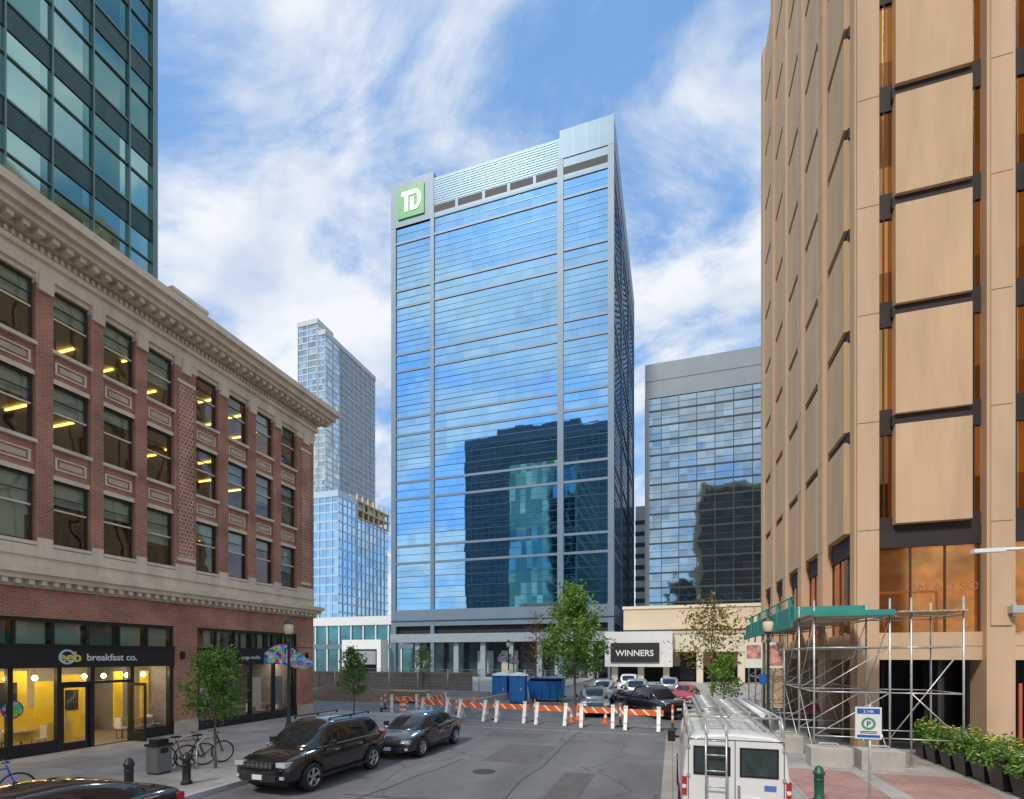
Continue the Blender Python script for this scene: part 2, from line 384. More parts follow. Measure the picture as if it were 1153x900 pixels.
w.box(FX-20,FX-7.2,2.0,25.6,0,17.5,brick)
w.box(FX-7.2,FX-.46,25.25,25.6,0,17.1,brick)
w.box(FX-7.2,FX-.46,2.0,25.2,17.0,17.12,darkint)
def course(m,z0,z1,out,mat,y1=25.6,y0=-40):
    m.box(FX-20,FX+out,y0,y1+out*.75,z0,z1,mat)
co=M()
co.box(FX-.5,FX+.08,-40,25.66,16.62,17.1,stone)
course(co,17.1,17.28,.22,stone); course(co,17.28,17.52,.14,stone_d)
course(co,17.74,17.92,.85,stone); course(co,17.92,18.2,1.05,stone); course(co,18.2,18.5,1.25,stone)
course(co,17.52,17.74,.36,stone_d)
y=2.
while y<26.2:
    co.box(FX+.36,FX+.72,y,y+.2,17.56,17.735,stone); y+=.42
y=2.
while y<25.6:
    co.box(FX+.14,FX+.21,y,y+.1,17.32,17.5,stone); y+=.2
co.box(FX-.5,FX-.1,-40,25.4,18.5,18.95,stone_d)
co.box(FX-.6,FX,16.6,18.2,18.5,19.5,stone); co.box(FX-.65,FX+.06,16.5,18.3,19.5,19.65,stone)
co.box(FX-.6,FX,9.3,10.6,18.5,19.3,stone); co.box(FX-.6,FX,24.6,25.5,18.5,19.4,stone)
co.box(FX-.45,FX+.05,2,25.6,6.5,7.3,stone)
co.box(FX-.45,FX+.12,2,25.65,6.92,7.02,stone)
co.box(FX-.45,FX+.55,2,25.95,6.28,6.5,stone); co.box(FX-.45,FX+.4,2,25.85,6.1,6.28,stone); co.box(FX-.45,FX+.16,2,25.7,5.85,6.1,stone_d)
y=2.2
while y<25.5:
    co.box(FX+.16,FX+.34,y,y+.16,5.93,6.09,stone); y+=.36
co.obj('cornice',root)
w.box(FX-.45,FX,2,25.6,4.85,5.85,brick)
for a,b in ((16.6,17.75),(24.2,25.6),(2,3.2)):
    w.box(FX-.45,FX,a,b,0.13,4.85,brick); w.box(FX-.1,FX+.06,a,b,.13,.7,stone_d)
w.obj('walls',root); wg.obj('window_glass',root); fr.obj('window_frames',root); ins.obj('interior',root)
sf=M()
fill_panel=P('added_fill_panel',(1,.9,.7),.5,var=0,emit=(1,.85,.6),es=22)  # glowing panels added under the ceiling to brighten the shop interiors
for (a,b,kind) in ((3.2,16.6,1),(17.75,24.2,2)):
    X=FX-.1
    sf.box(X-.12,X+.05,a,b,4.72,4.85,black); sf.box(X-.15,X+.16,a,b,3.12,3.88,black); sf.box(X-.15,X+.22,a,b,3.88,3.95,black)
    yy=a
    while yy<=b+.01:
        sf.box(X-.1,X+.03,yy-.04,yy+.04,3.95,4.72,black); yy+=(b-a)/(12 if kind==1 else 6)
    sf.poly([(X-.03,a,3.9),(X-.03,b,3.9),(X-.03,b,4.8),(X-.03,a,4.8)],glass)
    for i in range(12): sf.poly([(X-.25,a+i*(b-a)/12+.1,3.9),(X-.25,a+(i+1)*(b-a)/12-.1,3.9),(X-.25,a+(i+1)*(b-a)/12-.1,4.75),(X-.25,a+i*(b-a)/12+.1,4.75)],shade if i%3 else greyint)
    for yy in ([3.3,5.4,7.5,9.3,10.9,12.3,13.38,14.85,16.52] if kind==1 else [17.83,19.3,20.9,22.5,24.12]):
        sf.box(X-.12,X+.06,yy-.07,yy+.07,.13,3.12,black)
    segs=[(3.3,12.3),(14.85,16.5)] if kind==1 else [(17.8,24.15)]
    for s0,s1 in segs:
        sf.box(X-.12,X+.04,s0+.07,s1-.07,.13,.55,black)
        sf.poly([(X-.05,s0,.5),(X-.05,s1,.5),(X-.05,s1,3.15),(X-.05,s0,3.15)],glass2)
    sf.box(X-5,X-.2,a,b,.02,.14,P('cafe_floor',(.3,.23,.15),.4,var=.2)); sf.box(X-5,X-.3,a,b,4.76,4.84,darkint)
    sf.box(X-5.1,X-5,a,b,0,4.8,P('cafe_wall',(.7,.66,.55),.7,var=.1) if kind==1 else greyint)
    sf.box(X-5,X-.2,a-.05,a,0,4.8,greyint); sf.box(X-5,X-.2,b,b+.05,0,4.8,greyint)
    sf.box(X-4.9,X-.3,a+.1,b-.1,3.3,3.4,P('cafe_ceiling',(.2,.19,.17),.7,var=0))
    for yy in ([4.5,6.5,8.5,10.5,12.3,14.,15.7] if kind==1 else [18.6,20.4,22.4,23.7]):
        for xx in ((-.8,-3.) if kind==1 else (-1.5,)): sf.box(X+xx-.25,X+xx+.25,yy-.22,yy+.22,3.26,3.295,fill_panel)
X=FX-.1
for (a,b,z0,z1,dx) in ((10.0,11.0,.95,2.85,-1.3),(11.15,12.2,.55,3.0,-1.5),(10.0,12.2,.55,.93,-.8),(12.5,13.25,.2,1.1,-.9),(12.45,13.3,1.3,2.6,-1.5),(13.5,14.4,.3,2.8,-1.9),(15.0,15.35,.6,2.9,-1.2),(16.1,16.45,.6,2.9,-1.2),(8.,9.2,.6,2.6,-1.4),(6,7.1,.6,2.6,-1.4),(9.2,12,.2,3.2,-4.0),(13,16,.2,1.4,-4.2)):
    sf.box(X+dx-.05,X+dx,a,b,z0,z1,yellow)
for (a,b,z0,z1,dd) in ((10.3,10.75,1.5,2.3,-1.27),(11.4,11.9,1.7,2.6,-1.47),(13.65,14.1,1.4,2.2,-1.87)): sf.box(X+dd-.02,X+dd,a,b,z0,z1,blackm)
for yy in (10.5,11.3,12.1,13.7,14.4,15.3,16.0,9,7.5,6):
    sf.lathe((X-.9,yy,2.75),[(0,.1),(.05,.08),(.09,0),(.05,-.08),(0,-.1)],warm_light,12)
    sf.cyl((X-.9,yy,2.85),(X-.9,yy,3.3),.008,.008,black,4)
for yy in (8.6,10.6,11.7,15.6,16.1,19,21,23):
    sf.cyl((X-.9,yy,.14),(X-.9,yy,.86),.03,.03,black,6); sf.lathe((X-.9,yy,.86),[(0,0),(.35,0),(.35,.04),(0,.04)],P('table_wood',(.3,.18,.08),.5),16,sm=False)
    for sgn in(-1,1): 
        sf.box(X-1.05,X-.7,yy+sgn*.5-.17,yy+sgn*.5+.17,.55,.6,white); sf.box(X-1.05,X-.7,yy+sgn*.66-.02,yy+sgn*.66+.02,.6,1.0,white)
        for q in(-1.02,-.73):
            sf.cyl((X+q,yy+sgn*.38,.14),(X+q,yy+sgn*.38,.55),.015,.015,black,4); sf.cyl((X+q,yy+sgn*.62,.14),(X+q,yy+sgn*.62,.55),.015,.015,black,4)
for yy in (18.4,19.9,21.6,23.2):
    sf.box(X-.8,X-.75,yy,yy+.8,.8,2.4,rnd.choice([white,P('poster_grey',(.3,.32,.35),.6),P('poster_blue',(.2,.3,.4),.6)]))
def door(m,y0,y1,x):
    m.box(x-.05,x,y0,y0+.09,.14,2.5,black); m.box(x-.05,x,y1-.09,y1,.14,2.5,black); m.box(x-.05,x-.002,y0+.09,y1-.09,2.38,2.5,black); m.box(x-.05,x-.002,y0+.09,y1-.09,.14,.4,black)
    m.box(x+.01,x+.04,y0+.13,y0+.16,.9,1.6,steel)
    m.poly([(x-.03,y0,.3),(x-.03,y1,.3),(x-.03,y1,2.45),(x-.03,y0,2.45)],glass2)
door(sf,12.4,13.3,X-.02)
sf.box(X-.1,X+.02,12.37,14.8,2.5,2.6,black)
sf.poly([(X-.05,12.37,2.6),(X-.05,14.8,2.6),(X-.05,14.8,3.12),(X-.05,12.37,3.12)],glass2)
for (xx) in ((X+.05,X+.15),(X+.85,X+.95)): sf.box(xx[0],xx[1],14.72,14.77,.16,2.48,black)
sf.box(X+.15,X+.85,14.723,14.767,2.36,2.48,black); sf.box(X+.15,X+.85,14.723,14.767,.16,.5,black)
sf.poly([(X+.1,14.745,.4),(X+.9,14.745,.4),(X+.9,14.745,2.4),(X+.1,14.745,2.4)],glass2)
sf.obj('storefront',root)
dc=M(); dc.lathe((X-.04,11.0,1.75),[(0,.006),(.27,.006)],vormat('decal_colours',9),24,'x'); dc.lathe((X-.04,11.0,1.75),[(.27,.006),(.31,.006)],P('decal_blue',(.05,.1,.3),.5,var=0),24,'x'); dc.obj('window_decal',root)
tx=FX+.075
rt=(R(90),0,R(90))
text('breakfast co.',(tx,13.1,3.37),.36,white,rt,root,'shop_sign_text',.01,bold=.004)
text('eeb',(tx,12.2,3.34),.5,P('sign_yellow',(.85,.65,.1),.4,var=0),rt,root,'shop_sign_logo',.012,bold=.012)
lg=M(); lg.lathe((tx,12.47,3.5),[(.2,.0),(.27,.0),(.27,.02),(.2,.02),(.2,0)],P('logo_blue',(.5,.65,.85),.4,var=0),24,'x'); lg.obj('shop_sign_ring',root)
text('yoga studio',(tx,20.2,3.4),.26,white,rt,root,'shop_sign_text',.008)
for yy in (16.9,24.9):
    q=M(); q.box(FX,FX+.12,yy,yy+.14,3.4,3.75,black); q.obj('wall_lamp',root)

# ------------------------------------------------------------------ glass tower (left, behind)
root=empty('teal_glass_tower')
tg=curtain('teal_glass',(.13,.27,.24),1.65,4.0,.02,.05,1,.3,.01,col2=(.50,.68,.56),oy=-6.4,oz=17.4)
tsp=P('teal_spandrel',(.04,.09,.085),.25,.3,var=.2)
m=M(); m.box(-46,-26,-25,19.6,17,60,tg)
fr=M()
z=17.2
tmu=P('teal_mullion',(.18,.27,.26),.4,.6,var=0)
while z<59:
    fr.box(-26,-25.94,-25,19.6,z,z+1.05,tsp); fr.box(-26,-25.87,-25,19.63,z+1.05,z+1.13,tmu); fr.box(-26,-25.9,-25,19.6,z+2.9,z+2.95,tmu); z+=4.0
y=-6.4-1.65*11
while y<19.7:
    fr.box(-25.998,-25.84,y-.03,y+.03,17,60,tmu); y+=1.65
fr.box(-26.2,-25.8,19.5,19.75,17,60,tmu)
m.obj('tower_glass',root); fr.obj('mullions',root)

# ------------------------------------------------------------------ bank tower (centre)
root=empty('glass_office_tower')
tdg=curtain('blue_mirror_glass',(.36,.63,.86),1.55,1.93,.003,.015,1,.07,.0010,oy=0,oz=12.)
metal=P('blue_grey_panel',(.105,.18,.25),.45,.3,var=.06,scale=.5)
metal_d=P('blue_grey_line',(.06,.12,.18),.35,.5,var=0)
metal_l=P('grey_panel_light',(.17,.235,.30),.5,.2,var=.06,scale=.4)
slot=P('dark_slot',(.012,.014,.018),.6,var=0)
X0,X1,Y0,Y1=-48.4,-9.0,81.,125.
m=M(); m.box(X0+.02,X1-.02,Y0+.02,Y1,9.,85,tdg); m.box(X0+2.5,X1-2.5,Y0+3,Y1-2,0,9,P('lobby_glass',(.06,.09,.1),.08,.3,var=.3,scale=.2))
m.obj('tower_glass',root)
t=M()
def hband(z0,z1,out,mat):
    t.box(X0-out,X1+out,Y0-out,Y1+.1,z0,z1,mat)
z=12.0
for k in range(6):
    b=z+k*11.55
    for zz in (1.95,3.9,5.85): t.box(X0-.02,X1+.02,Y0-.04,Y1,b+zz,b+zz+.09,metal_d)
    for zz in (1.0,2.9,4.85,6.9): t.box(X0,X1,Y0-.02,Y1,b+zz,b+zz+.035,metal_d)
    hband(b+8.1,b+8.5,.12,metal_l); hband(b+11.15,b+11.55,.12,metal_l)
    t.box(X0-.02,X1+.02,Y0-.03,Y1,b+9.8,b+9.87,metal_d)
hband(81.3,81.75,.12,metal)
t.box(X0-.1,X1+.1,Y0-.1,Y1+.1,81.76,83.0,slot)
for xx in (-45.,-36,-31,-26.5,-22): t.box(xx,xx+.5,Y0-.125,Y0,81.75,83,metal)
hband(83.,85.,.12,metal)
t.box(X0-.12,X1+.12,Y0-.12,Y1+.1,85.003,87.9,metal)
y=83.2
while y<87.6: t.box(-40.0,-17.8,Y0-.17,Y0-.1,y,y+.12,metal_d); y+=.42
t.box(X0-.22,-40.1,Y0-.22,Y0+8,80.9,89.0,metal_l); t.box(-17.5,X1+.22,Y0-.22,Y1+.2,84.4,89.0,metal)
y=Y0-.22
for xx in (-15.3,-13.2,-11.1): t.box(xx,xx+.06,y-.01,y,84.4,89,metal_d)
for a,b in ((X0,X0+.75),(-40.75,-40.05),(-17.9,-16.9),(X1-.75,X1)):
    t.box(a-(.2 if a==X0 else 0),b+(.2 if b==X1 else 0),Y0-.2,Y0+.6,0.13,84.4,metal_l)
for yy in (Y0+13.5,Y0+29,Y1-.7): t.box(X1-.1,X1+.2,yy,yy+.7,.13,84.4,metal)
yy=Y0+3
while yy<Y1: t.box(X1,X1+.06,yy,yy+.1,12,81,metal_d); yy+=1.6
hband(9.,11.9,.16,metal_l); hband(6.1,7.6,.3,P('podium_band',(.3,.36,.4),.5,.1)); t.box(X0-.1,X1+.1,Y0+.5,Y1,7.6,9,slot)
t.box(X0-.25,X1+.25,Y0-.33,Y0+.4,9.9,10.0,metal_d)
for xx in (-44,-36.5,-31.5,-26.5,-21.5,-13): t.box(xx,xx+.9,Y0+.3,Y0+1.2,.13,6.1,MATS['podium_band'])
t.obj('facade_frame',root)
lb=M()
for xx,c in ((-45.5,(.5,.52,.5)),(-33,(.35,.45,.45)),(-28.5,(.6,.56,.43)),(-19,(.4,.5,.52))):
    lb.box(xx,xx+3,Y0+2.8,Y0+2.9,.5,4.6,P('lobby_panel_%d'%int(-xx),c,.3))
lb.obj('lobby_panels',root)
green=P('sign_green',(.0,.28,.03),.4,var=0,emit=(0,.5,.05),es=.15)
s=M(); s.box(-47.1,-41.9,Y0-.42,Y0-.23,82.1,87.5,green)
wl=P('sign_white',(.9,.9,.9),.4,var=0,emit=(1,1,1),es=.3)
ya,yb=Y0-.5,Y0-.42
s.box(-46.3,-43.6,ya,yb,85.9,86.7,wl); s.box(-45.75,-45.0,ya,yb,83.1,85.9,wl)
def D(m,cx,cz,w_,h_,th):
    pts=[];pin=[]
    for i in range(13):
        a=-math.pi/2+math.pi*i/12
        pts.append((cx+w_*.45+math.cos(a)*w_*.55,cz+math.sin(a)*h_/2)); pin.append((cx+w_*.45+math.cos(a)*(w_*.55-th),cz+math.sin(a)*(h_/2-th)))
    pts=[(cx,cz-h_/2)]+pts+[(cx,cz+h_/2)]; pin=[(cx,cz-h_/2+th)]+pin+[(cx,cz+h_/2-th)]
    for i in range(len(pts)-1):
        m.poly([(pts[i][0],ya,pts[i][1]),(pts[i+1][0],ya,pts[i+1][1]),(pin[i+1][0],ya,pin[i+1][1]),(pin[i][0],ya,pin[i][1])],wl)
D(s,-44.5,84.9,2.1,3.6,.72)
s.box(-44.6,-43.9,ya+.002,yb,83.1,85.4,wl)
s.obj('bank_sign',root)

# ------------------------------------------------------------------ right-hand distant office tower + podium
root=empty('grey_topped_office_tower')
rg=curtain('silver_blue_glass',(.36,.47,.54),1.5,1.33,.010,.04,1,.18,.010,oz=.2)
m=M(); m.box(-4.6,45,95,125,10,51,rg)
t=M(); gp=P('grey_metal_panel',(.24,.27,.30),.5,.2,var=.06,scale=.3); dl=P('dark_line',(.04,.05,.06),.5,var=0)
t.box(-4.75,45,94.8,125,50.2,56.4,gp); t.box(-4.8,45,94.78,94.8,53.2,53.3,dl)
t.box(-4.8,-4.0,94.75,125,10,50.2,gp)
z=10.5
while z<50: t.box(-4.7,45,94.9,124,z,z+.28,dl); t.box(-4.0,45,94.96,95,z+1.3,z+1.36,dl); z+=2.66
x=-2
while x<45: t.box(x,x+.12,94.93,95,10,50,dl); x+=3.0
m.obj('tower_glass',root); t.obj('facade_frame',root)
root=empty('cream_shopping_podium')
cream=P('cream_stucco',(.66,.55,.40),.8,var=.06,scale=.2); cream2=P('cream_light',(.78,.69,.54),.8,var=.05,scale=.2)
m=M(); m.box(-6.8,60,75,94.5,0,10.4,cream); m.box(-6.95,60,74.85,94.5,10.4,10.8,cream2); m.box(-6.8,60,74.92,75,7.2,7.4,dl)
m.box(-8.8,0,69.5,75,2.2,6.9,white); m.box(0.0,60,70.5,75,4.2,6.6,cream2); m.box(0.0,60,70.4,75,6.6,6.9,cream)
for x in (-8,-4.5,-1.2,3,8,14,20): m.box(x,x+.8,70.6,71.4,0,4.2,cream2)
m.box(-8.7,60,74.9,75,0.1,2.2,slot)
for x in range(1,40,4): m.box(x,x+3,74.88,74.95,.3,4,P('shop_window_dark',(.05,.06,.07),.1,.3,var=.2))
m.box(-8.0,-1.7,69.3,69.5,2.8,5.4,blackm)
m.obj('podium',root)
text('WINNERS',(-4.85,69.28,3.65),1.12,whitep,(R(90),0,0),root,'store_sign_text',.02,'CENTER',.02)
m=M(); m.box(-9.5,-1.5,140,165,0,44,cream)
for z in range(3,42,3): m.box(-9.6,-1.4,139.95,140,z,z+1.2,dl)
m.obj('beige_office_building')

# ------------------------------------------------------------------ far skyscrapers
def tower(name,vols,gmat,lmat,fh,vstep):
    root=empty(name); m=M(); t=M()
    for (x0,x1,y0,y1,z1) in vols:
        m.box(x0,x1,y0,y1,0,z1,gmat)
        z=3
        while z<z1: t.box(x0-.15,x1+.15,y0-.15,y1,z,z+.7,lmat); z+=fh
        x=x0
        while x<x1: t.box(x,x+.4,y0-.25,y0,0,z1,lmat); x+=vstep
        y=y0
        while y<y1: t.box(x1,x1+.25,y,y+.4,0,z1,lmat); y+=vstep
        t.box(x0-.3,x1+.3,y0-.3,y1+.3,z1,z1+2.5,lmat)
    m.obj('tower_glass',root); t.obj('slabs',root); return root
fg=curtain('pale_tower_glass',(.48,.58,.60),2.,3.2,.03,.08,.9,.3); fw=P('pale_concrete',(.56,.58,.58),.7,var=.05)
tower('residential_high_rise',[(-183,-171,214,226,172),(-170.9,-166.8,214.5,226,166)],fg,fw,3.2,6)
tower('residential_high_rise',[(-184,-169,227,263,168)],P('grey_condo_glass',(.24,.30,.32),.25,.2,var=.3,scale=.3),P('grey_concrete',(.50,.53,.54),.7,var=.05),3.3,4.5)
r=tower('glass_tower_under_construction',[(-162,-126,169.8,182,67)],curtain('sky_blue_glass',(.42,.66,.85),2,3.6,.02,.05,1,.15),P('pale_blue_slab',(.48,.62,.74),.5,var=.05),3.6,3.0)
m=M(); m.box(-150,-126.3,182.2,207,0,62,curtain('blue_glass_b',(.46,.62,.72),2,3.6,.03,.06,1,.25))
yc=P('raw_concrete_yellow',(.62,.50,.30),.8,var=.1,scale=.3)
for z in (62,65.5,69): m.box(-150,-125.8,182,208,z,z+.5,yc)
for y in range(183,208,4):
    for x in (-126.8,-135,-143): m.box(x,x+.7,y,y+.7,62.5,72,yc)
m.box(-148,-130,184,200,72,72.5,yc)
for y in (186,194,202): m.box(-128,-127.7,y,y+5,66,69,white)
z=3.
while z<62: m.box(-150,-126.1,182.1,207.2,z,z+.5,MATS['pale_blue_slab']); z+=3.6
for y in range(183,207,3): m.box(-126.3,-125.95,y,y+.3,0,62,MATS['pale_blue_slab'])
m.obj('rear_volume',r)
root=empty('skywalk_building')
m=M(); m.box(-110,-49.5,92,110,0,10.2,P('teal_low_glass',(.12,.3,.32),.1,.8,var=.3,scale=.2)); m.box(-110,-49.3,91.6,110,10.2,12,white); m.box(-110,-49.4,91.7,92,5.2,6.2,metal_l)
x=-110
while x<-50: m.box(x,x+.3,91.75,92,0,10.2,white); x+=3
m.obj('skywalk',root)
root=empty('white_entrance_pavilion')
m=M(); m.box(-57,-49,78,80.5,4.9,6.6,white); m.box(-57,-56.2,78,80.5,.13,4.9,white); m.box(-49.8,-49,78,80.5,.13,4.9,white); m.box(-56.2,-49.8,79.5,80,.13,4.9,slot); m.box(-56.0,-50,77.95,78,2.2,4.6,P('grey_sign',(.3,.33,.36),.5))
m.obj('pavilion',root)

# ------------------------------------------------------------------ right tan building
root=empty('tan_precast_office_building')
tan=P('tan_precast',(.58,.40,.26),.85,var=.12,scale=.8,bump=.2,bscale=25,streak=1)
tanp=P('tan_panel',(.60,.41,.245),.85,var=.12,scale=1.0,bump=.25,bscale=40,streak=1)
bronze=curtain('bronze_glass',(.30,.10,.025),1.05,1.97,.03,.06,.9,.3,.01,col2=(.85,.38,.10),oy=.0,oz=8.)
bronze2=P('orange_bronze_glass',(.62,.22,.06),.06,.85,var=.35,scale=.8)
spd=P('dark_bronze_spandrel',(.03,.02,.016),.7,0,var=.15)
CX,CY,TOP=6.6,22.,49.
YE=42.3
m=M(); m.box(CX+.26,60,CY+.26,YE-.3,4.4,TOP-1,bronze); m.box(CX+.1,60,YE-.29,YE-.1,0,TOP-.5,P('rear_wall',(.16,.13,.11),.8,var=.1))
t=M()
def bay_(o,axis):
    def bx(a,b,d0,d1,z0,z1,mat):
        if axis=='x': t.box(a,b,CY-d1,CY-d0,z0,z1,mat)
        else: t.box(CX-d1,CX-d0,a,b,z0,z1,mat)
    z=8.4
    while z<TOP-2:
        bx(o,o+3.15,-.3,-.20,z-.65,z+.3,spd)
        bx(o+.48,o+2.77,-.25,.10,z,z+3.62,tanp)
        bx(o+.42,o+2.83,-.25,-.04,z+3.62,z+4.02,spd)
        bx(o+.2,o+.23,-.27,-.21,z+.3,z+3.37,dkbrown); bx(o+2.95,o+2.98,-.27,-.21,z+.3,z+3.37,dkbrown)
        z+=4.02
    bx(o,o+3.15,-.27,-.17,7.55,8.2,spd)
    bx(o,o+3.15,-.262,-.235,4.4,7.55,bronze2)
    for a in (0,1.05,2.1,3.1): bx(o+a-.03,o+a+.03,-.3,-.2,4.4,7.55,dkbrown)
    bx(o,o+3.15,-.3,-.12,3.4,4.4,tan)
    bx(o,o+3.15,-3.,-2.9,.1,3.4,slot)
    for a in (0,1.05,2.1,3.1): bx(o+a-.04,o+a+.04,-2.9,-2.8,.1,3.4,dkbrown)
t.box(CX,7.3,CY,CY+.75,.1,TOP,tan)
t.box(CX-.06,CX+.25,CY+.12,CY+.62,.1,TOP,tanp)
x=7.3
while x<40:
    bay_(x,'x'); t.box(x+3.15,x+3.95,CY-.15,CY+.9,.1,TOP,tan); t.box(x+3.25,x+3.85,CY-.2,CY-.15,4.6,TOP,tan); x+=3.95
y=CY+.75
while y<YE-1:
    bay_(y,'y'); t.box(CX-.18,CX+.9,y+3.15,y+3.95,.1,TOP,tan); y+=3.95
# horizontal joints in the precast columns
jm=P('precast_joint',(.22,.15,.10),.9,var=0)
z=8.2
while z<TOP:
    t.box(CX-.004,7.304,CY-.004,CY,z,z+.03,jm)
    x=10.45
    while x<40: t.box(x+.1,x+.7,CY-.204,CY-.2,z,z+.03,jm); x+=3.95
    y=CY+.75+3.15
    while y<YE: t.box(CX-.184,CX-.18,y,y+.8,z,z+.03,jm); y+=3.95
    z+=4.02
t.box(CX+.3,40,CY+.3,YE-.3,TOP-1.2,TOP+1,tan)
t.box(CX+3.5,60,CY+3.5,YE-.5,0,4.4,darkint)
t.box(CX+.05,45,CY+.1,YE-.3,3.9,4.38,tan)
m.obj('bronze_windows',root); t.obj('precast_facade',root)
text('OM AO SOL',(8.2,CY+.228,5.9),.45,P('faded_lettering',(.38,.17,.07),.5,var=0),(R(90),0,0),root,'window_lettering',.003)
q=M(); q.box(11.0,11.35,CY-.5,CY-.2,5.0,5.25,P('camera_housing',(.4,.45,.42),.4)); q.box(11.1,11.2,CY-.3,CY-.2,4.9,5.35,steel); q.obj('security_camera',root)
q=M(); q.box(11.3,11.38,CY-.26,CY-.205,.5,2.6,P('pipe_red',(.5,.12,.05),.5)); q.obj('wall_fittings',root)

# ------------------------------------------------------------------ buildings behind camera (seen in reflections)
root=empty('dark_office_tower')
dg=P('dark_tower_glass',(.05,.09,.11),.15,.2,var=.4,scale=.08); dm=P('dark_tower_mullion',(.10,.14,.17),.6,var=0)
m=M(); m.box(-119,-24,-160,-120,0,132,dg)
z=4
while z<132: m.box(-119.2,-23.8,-160,-119.8,z,z+1.3,dm); z+=4
x=-119
while x<-24: m.box(x,x+.8,-119.9,-119.6,0,132,dm); x+=3.8
m.box(-119.4,-23.6,-160,-119.5,128,134,dm); m.box(-100,-50,-150,-125,134,140,dm); m.obj('tower',root)
root=empty('stepped_stone_tower')
m=M()
for (x0,x1,z1) in ((0,11,48),(13,24,66),(26,31,40),(34,60,56)):
    m.box(x0,x1,-150,-118,0,z1,P('grey_stone',(.15,.15,.14),.8))
    z=4
    while z<z1: m.box(x0+.5,x1-.5,-118,-117.9,z,z+1.8,slot); z+=4
m.obj('tower',root)

# ------------------------------------------------------------------ trees
def tree(name,loc,h,cr,cz,nleaf,lsz,lm,seed,lean=0.,tr=.07,bm=None):
    bm=bm or bark
    r=random.Random(seed); root=empty(name,loc); t=M(); lf=M()
    pts=[Vector((0,0,0))]
    n=9
    for i in range(1,n+1):
        pts.append(Vector((lean*i/n+r.uniform(-.05,.05)*h/6,r.uniform(-.05,.05)*h/6,h*.93*i/n)))
    for i in range(n): t.cyl(pts[i],pts[i+1],tr*(1-.85*i/n),tr*(1-.85*(i+1)/n),bm,7,False)
    cl=[]
    nb=int(16+h*2)
    for k in range(nb):
        f=cz+(1-cz)*(k+.3)/nb*.97
        z=f*h*.93; i=min(n-1,int(f*n)); p=pts[i].lerp(pts[i+1],f*n-i)
        a=k*2.4+r.uniform(-.4,.4); q=(f-cz)/(1-cz)
        ln=cr*(1.0 if q<.35 else (1-.75*(q-.35)/.65))*r.uniform(.55,1.25)
        if q<.12: ln*=.75
        up=r.uniform(.35,.9)
        d=Vector((math.cos(a),math.sin(a),up)).normalized()
        e=p+d*ln; mid=p.lerp(e,.5)+Vector((r.uniform(-.1,.1),r.uniform(-.1,.1),-.05))*ln
        rb=tr*.35*(1-q*.6)
        t.cyl(p,mid,rb,rb*.65,bm,5,False); t.cyl(mid,e,rb*.65,rb*.2,bm,5,False)
        cl+=[(e,.8),(mid,.9),(mid.lerp(e,.5),1)]
        for j in range(4):
            s0=p.lerp(e,r.uniform(.3,.9)); dd=(d+Vector((r.uniform(-1,1),r.uniform(-1,1),r.uniform(-.3,.7)))*.9).normalized()
            e2=s0+dd*ln*r.uniform(.25,.5); t.cyl(s0,e2,rb*.35,rb*.1,bm,4,False); cl.append((e2,.9))
    cs=cr*.135
    for i in range(nleaf):
        c,wt=r.choice(cl)
        p=c+Vector((r.gauss(0,cs),r.gauss(0,cs),r.gauss(0,cs*.9)))
        s=lsz*r.uniform(.6,1.3)
        nrm=Vector((r.gauss(0,1),r.gauss(0,1),r.gauss(0,1)+.6)).normalized()
        u=nrm.orthogonal().normalized(); u.rotate(Matrix.Rotation(r.uniform(0,6.28),3,nrm)); v=nrm.cross(u)
        lf.poly([p-u*s,p-v*s*.5+nrm*s*.15,p+u*s,p+v*s*.5+nrm*s*.15],lm)
    t.obj('trunk_and_limbs',root); lf.obj('foliage',root)
    return root
lg1=leafmat('leaves_green',(.05,.13,.02),(.20,.35,.06)); lg2=leafmat('leaves_fresh',(.09,.21,.03),(.28,.46,.08)); lr=leafmat('leaves_rusty',(.2,.08,.04),(.34,.17,.07)); lo=leafmat('leaves_yellowish',(.14,.18,.03),(.42,.28,.07))
redbark=P('reddish_bark',(.24,.12,.08),.9)
tree('street_tree',(-13.2,11.9,.13),3.75,.95,.38,4600,.055,lg1,3,tr=.045)
tree('street_tree',(-17.2,24.6,.13),4.0,.95,.30,2400,.075,lg1,5,tr=.05)
tree('street_tree',(-6.75,36.5,.0),9.0,2.3,.22,4800,.155,lg2,9,tr=.11)
tree('bare_street_tree',(-10.6,40,.0),7.6,1.5,.3,350,.1,lr,12,tr=.09,bm=redbark)
tree('sparse_street_tree',(2.3,33,.13),6.8,2.5,.32,1300,.12,lo,21,tr=.08,bm=redbark)
tree('street_tree',(2.7,30.2,.13),3.7,1.0,.3,1500,.09,lg2,22,tr=.05)
tree('street_tree',(-23,44,.13),4.5,1.2,.3,1200,.1,lg1,31,tr=.06)

